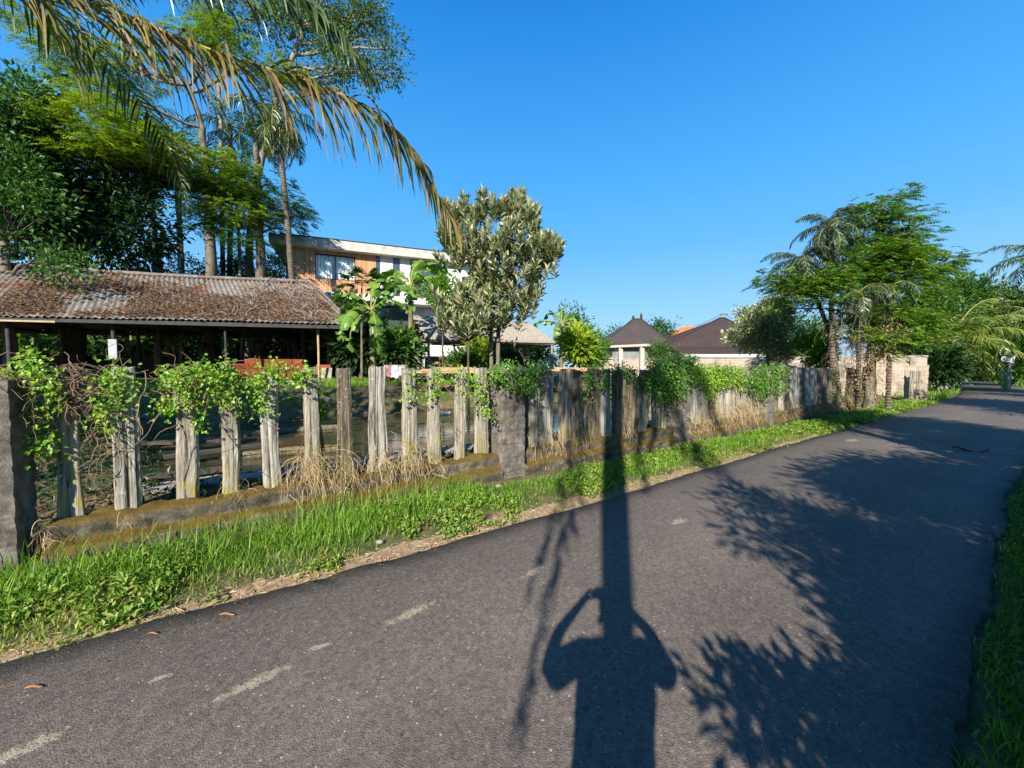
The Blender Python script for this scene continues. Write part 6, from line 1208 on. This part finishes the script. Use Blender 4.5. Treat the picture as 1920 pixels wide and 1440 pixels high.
# pebbles and litter by the plinth
M['pebble'] = plain('pale_pebble', (.3, .28, .24), (.18, .165, .14), 8, .9)
for i, (px, py, s, lab) in enumerate(((712, 1012, .035, 'pale flat stone in the grass below the eighth post'), (800, 970, .06, 'larger round stone at the plinth foot left of the pillar'), (840, 950, .07, 'round pale stone nearest the carved pillar'), (935, 910, .05, 'small stone at the foot of the carved pillar'), (434, 1012, .04, 'white stone in the grass below the fourth post'), (1545, 800, .1, 'grey stone in the grass near the end of the fence'), (945, 1125, .0, '')) ):
    if s == 0: continue
    p = GZ(px, py, .06); mb = MB(); u = rdir(60); th = np.linspace(0, np.pi, 8); ph = np.arange(12)/12*2*np.pi; G = np.stack([np.sin(th)[:, None]*np.cos(ph), np.sin(th)[:, None]*np.sin(ph), np.cos(th)[:, None]+0*ph], -1)*[s, s*.8, s*.55]; G = G*(1+.5*vnoise(G+i, 12)[..., None])+[p[0], p[1], .03+s*.3]
    ii = np.arange(7)[:, None]*12; jj = np.arange(12)[None, :]; mb.add(G.reshape(-1, 3), np.stack([ii+jj, ii+12+jj, ii+12+(jj+1) % 12, ii+(jj+1) % 12], -1).reshape(-1, 4), 0, True); tag(mb.build('stone', M['pebble'], loc=(p[0], p[1], 0)), lab, 'stone')
# dead leaves and twigs on the road
M['deadleaf'] = plain('dead_leaf_brown', (.45, .22, .1), (.3, .14, .07), 10, .8)
for (px, py, L, ang, lab) in ((425, 1155, .09, .2, 'curled brown leaf near the left road edge'), (62, 1292, .07, .3, 'orange brown leaf near the bottom left corner'), (138, 1282, .09, 1.0, 'thin pale straw on the road at the lower left'), (286, 1190, .05, .1, 'small brown leaf beside the long green grass'), (10, 1290, .1, .9, 'pale broken twig at the left photo edge'), (812, 1034, .1, 1.2, 'dry twig on the road edge near the middle'), (1460, 1405, .04, 2.2, 'tiny orange leaf at the bottom of the photo'), (1820, 845, .5, 2.75, 'fallen orange palm sheath on the shaded road'), (1325, 1022, .08, .4, 'thin pale twig on the sunlit road'), (1665, 1318, .12, .1, 'pale twig lying in the deep shade at right')):
    p = GZ(px, py, .012); mb = MB(); k = 8; u = np.linspace(0, 1, k); d = np.array([math.cos(ang), math.sin(ang), 0]); sN = np.array([-d[1], d[0], 0]); wv = L*(.26 if 'leaf' in lab or 'sheath' in lab else .05); rows = []
    for q in (-1, -.5, 0, .5, 1): rows.append(p+[0, 0, .006]+d*(u[:, None]-.5)*L+sN*(q*wv*.5*np.sin(np.pi*(u*.96+.02))**.7)[:, None]+np.array([0, 0, 1])*(abs(q)*.25*wv+.08*L*np.sin(u*5+ang))[:, None])
    G = np.stack(rows); ii = np.arange(4)[:, None]*k+np.arange(k-1)[None, :]; mb.add(G.reshape(-1, 3), np.stack([ii, ii+1, ii+k+1, ii+k], -1).reshape(-1, 4), 0, True); o = mb.build('dead_leaf' if 'leaf' in lab or 'sheath' in lab else 'twig', M['deadleaf'], loc=tuple(p)); tag(o, lab, 'leaf' if 'leaf' in lab else 'twig')
n = 420; P, s_, d_ = samp(n, -4, 14, -1.9, -1.55, 1.3); P2, s2_, d2_ = samp(260, -3, 12, -4.6, -1.6); P = np.concatenate([P, P2]); P[:, 2] = .016; mb = MB(); leaves(mb, P, rdir(len(P), 0, .1), np.array([0, 0, 1.])+rng.normal(0, .25, P.shape), rng.uniform(.008, .035, len(P)), rng.uniform(.004, .014, len(P))); tag(mb.build('road_litter', M['litter']), kind='stuff')
# debris seen through the posts at the left
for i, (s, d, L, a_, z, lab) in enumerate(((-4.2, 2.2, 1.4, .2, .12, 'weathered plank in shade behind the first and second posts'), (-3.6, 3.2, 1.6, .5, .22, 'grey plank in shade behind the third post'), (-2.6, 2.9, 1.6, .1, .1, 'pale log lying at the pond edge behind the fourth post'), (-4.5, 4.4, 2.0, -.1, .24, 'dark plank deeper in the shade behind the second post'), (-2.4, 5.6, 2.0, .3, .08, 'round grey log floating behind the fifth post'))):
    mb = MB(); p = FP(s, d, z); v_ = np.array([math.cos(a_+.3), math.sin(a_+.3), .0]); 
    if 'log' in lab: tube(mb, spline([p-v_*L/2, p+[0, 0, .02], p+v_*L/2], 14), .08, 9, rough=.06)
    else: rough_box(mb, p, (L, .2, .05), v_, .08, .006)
    tag(mb.build('log' if 'log' in lab else 'wooden_plank', M['dark_timber'] if i in (0, 1, 3) else M['wood2'], loc=tuple(p)), lab, 'log' if 'log' in lab else 'plank')  # dark materials put the shade behind the fence into the wood colour
# driveway rubbish heap
mb = MB(); c = GZ(1672, 728, .05)
for i in range(260): p = c+np.array([rng.normal(0, 1.1), rng.normal(0, .7), 0]); h = max(0, .28-.2*np.linalg.norm(p-c)); leaves(mb, [p+[0, 0, .02+h*rng.random()]], rdir(1, 0, .3), rdir(1, 1), rng.uniform(.2, .5), rng.uniform(.05, .2))
tag(mb.build('rubbish_heap', M['litter'], loc=tuple(c)), 'low heap of brown rubbish on the dirt driveway', 'rubbish heap')
p = GZ(1649, 727, .1); mb = MB(); rough_box(mb, p+[0, 0, .1], (.3, .22, .2), (1, 0, 0), .05, .03, 8); tag(mb.build('plastic_bag', M['render_white'], loc=tuple(p)), 'small white plastic bag beside the rubbish heap', 'bag')
# pale plastic rag floating on the pond edge
p = GZ(834, 775, .1); mb = MB(); rough_box(mb, p, (.35, .2, .08), (1, .3, 0), .04, .05, 9); tag(mb.build('plastic_rag', M['white_board'], loc=tuple(p)), 'pale plastic rag on the water behind the eleventh post', 'rag')
# ------------------------------------------------------------------ the photographer (holds the phone the picture is taken with)
def skin(name, verts, edges, rad, mat, parent, loc, sub=2):
    me = bpy.data.meshes.new(name); o = bpy.data.objects.new(name, me); COL.objects.link(o); o.parent = parent
    V = [tuple(np.array(v)-np.array(loc)) for v in verts]; me.from_pydata(V, edges, []); s = o.modifiers.new('skin', 'SKIN'); s.use_smooth_shade = True
    for i, r in enumerate(rad): me.skin_vertices[0].data[i].radius = (r, r) if isinstance(r, (int, float)) else r
    me.skin_vertices[0].data[0].use_root = True
    b = o.modifiers.new('sub', 'SUBSURF'); b.levels = sub; b.render_levels = sub; me.materials.append(mat); return o
def person():
    c = np.array([-.055, -.34, 0.]); loc = (-.055, -.34, 0); root = empty('person', loc, 'photographer in loose t-shirt and trousers holding a phone up with both hands', 'person')
    sk = plain('skin', (.42, .24, .16), (.36, .2, .13), 8, .55); sh = plain('shirt_cloth', (.1, .12, .16), (.07, .09, .12), 5, .9); tr = plain('trouser_cloth', (.05, .05, .055), (.035, .035, .04), 5, .9); hair = plain('black_hair', (.015, .012, .01), rough=.6)
    V, E, Rr = [], [], []
    def add(p, r, pr=None):
        V.append(c+np.array(p, float)*[1, 1, 1.035]); Rr.append(r); 
        if pr is not None: E.append((pr, len(V)-1))
        return len(V)-1
    pel = add((0, 0, .95), (.14, .11)); ab = add((0, .01, 1.12), (.135, .1), pel); ch = add((0, .0, 1.3), (.155, .11), ab); nb = add((0, -.01, 1.45), .065, ch); nk = add((0, .0, 1.53), .055, nb); hd = add((0, .015, 1.6), (.08, .088), nk); ht = add((0, .01, 1.69), (.076, .084), hd); add((0, .0, 1.74), .035, ht); add((0, .105, 1.635), .014, hd)
    for s in (-1, 1):
        add((s*.078, .0, 1.635), .016, hd)
        sh_ = add((s*.17, -.01, 1.42), .058, nb if False else ch); el = add((s*.325, .1, 1.27), .046, sh_); fm = add((s*.275, .2, 1.39), .038, el); wr = add((s*.125, .285, 1.52), .026, fm); pm = add((s*.096, .295, 1.548), (.03, .018), wr)
        for k, (dx, dz, l) in enumerate(((-.012, .052, .03), (-.002, .045, .033), (.006, .034, .03), (.012, .02, .024))):
            a = add((s*(.086+dx*0), .312, 1.545+dz*.6), .0085, pm); b = add((s*(.086-.004*k), .326, 1.545+dz*.75), .0078, a); add((s*(.072-.003*k), .325, 1.545+dz*.8-.006), .007, b)
        t1 = add((s*.085, .28, 1.54), .010, pm); t2 = add((s*.06, .283, 1.548), .0088, t1); add((s*.045, .292, 1.56), .0075, t2)
        hp = add((s*.1, .0, .86), .085, pel); kn = add((s*.125, .02, .48), .058, hp); ca = add((s*.13, .0, .33), .054, kn); an = add((s*.135, -.02, .09), .036, ca); ft = add((s*.14, .07, .035), (.042, .028), an); add((s*.145, .17, .028), (.036, .02), ft)
    body = skin('body', V, E, Rr, sk, root, loc)
    V, E, Rr = [], [], []
    a = add((0, 0, .86), (.19, .135)); b = add((0, .0, 1.0), (.185, .13), a); d = add((0, .0, 1.15), (.18, .125), b); e = add((0, -.005, 1.3), (.185, .13), d); f = add((0, -.01, 1.42), (.1, .08), e)
    for s in (-1, 1): g = add((s*.18, -.01, 1.41), .085, e); h = add((s*.265, .04, 1.33), .085, g); add((s*.305, .09, 1.265), .078, h)
    skin('t_shirt', V, E, Rr, sh, root, loc)
    V, E, Rr = [], [], []
    a = add((0, 0, .92), (.155, .12))
    for s in (-1, 1): h = add((s*.1, .0, .8), .105, a); k_ = add((s*.125, .02, .48), .085, h); add((s*.135, -.01, .12), .075, k_)
    skin('trousers', V, E, Rr, tr, root, loc)
    V, E, Rr = [], [], []
    a = add((0, -.02, 1.67), (.094, .095)); b = add((0, -.0, 1.72), (.075, .08), a); add((0, -.05, 1.62), (.07, .06), a); skin('hair', V, E, Rr, hair, root, loc)
    for s in (-1, 1):
        V, E, Rr = [], [], []; a = add((s*.14, .0, .045), (.05, .04)); b = add((s*.142, .09, .04), (.05, .036), a); add((s*.146, .17, .034), (.042, .028), b); skin('shoe', V, E, Rr, tr, root, loc)
        mb = MB(); P = c+np.array([s*.03, .1, 1.69]); G = nrm(rng.normal(0, 1, (1, 3))); th = np.linspace(0, np.pi, 7); ph = np.arange(10)/10*2*np.pi; Q = np.stack([np.sin(th)[:, None]*np.cos(ph), np.sin(th)[:, None]*np.sin(ph), np.cos(th)[:, None]+0*ph], -1)*.011+P; ii = np.arange(6)[:, None]*10; jj = np.arange(10)[None, :]
        mb.add(Q.reshape(-1, 3), np.stack([ii+jj, ii+10+jj, ii+10+(jj+1) % 10, ii+(jj+1) % 10], -1).reshape(-1, 4), 0, True); mb.build('eye', plain('eye_white', (.7, .7, .68), rough=.3), root)
    mb = MB(); box(mb, (-.04, -.018, 1.6), (.158, .009, .074)); ph_ = bev(mb.build('phone', M['frame_black'], loc=(-.04, -.018, 1.6)), .003); tag(ph_, 'black phone held up in landscape by the photographer', 'phone')
person()
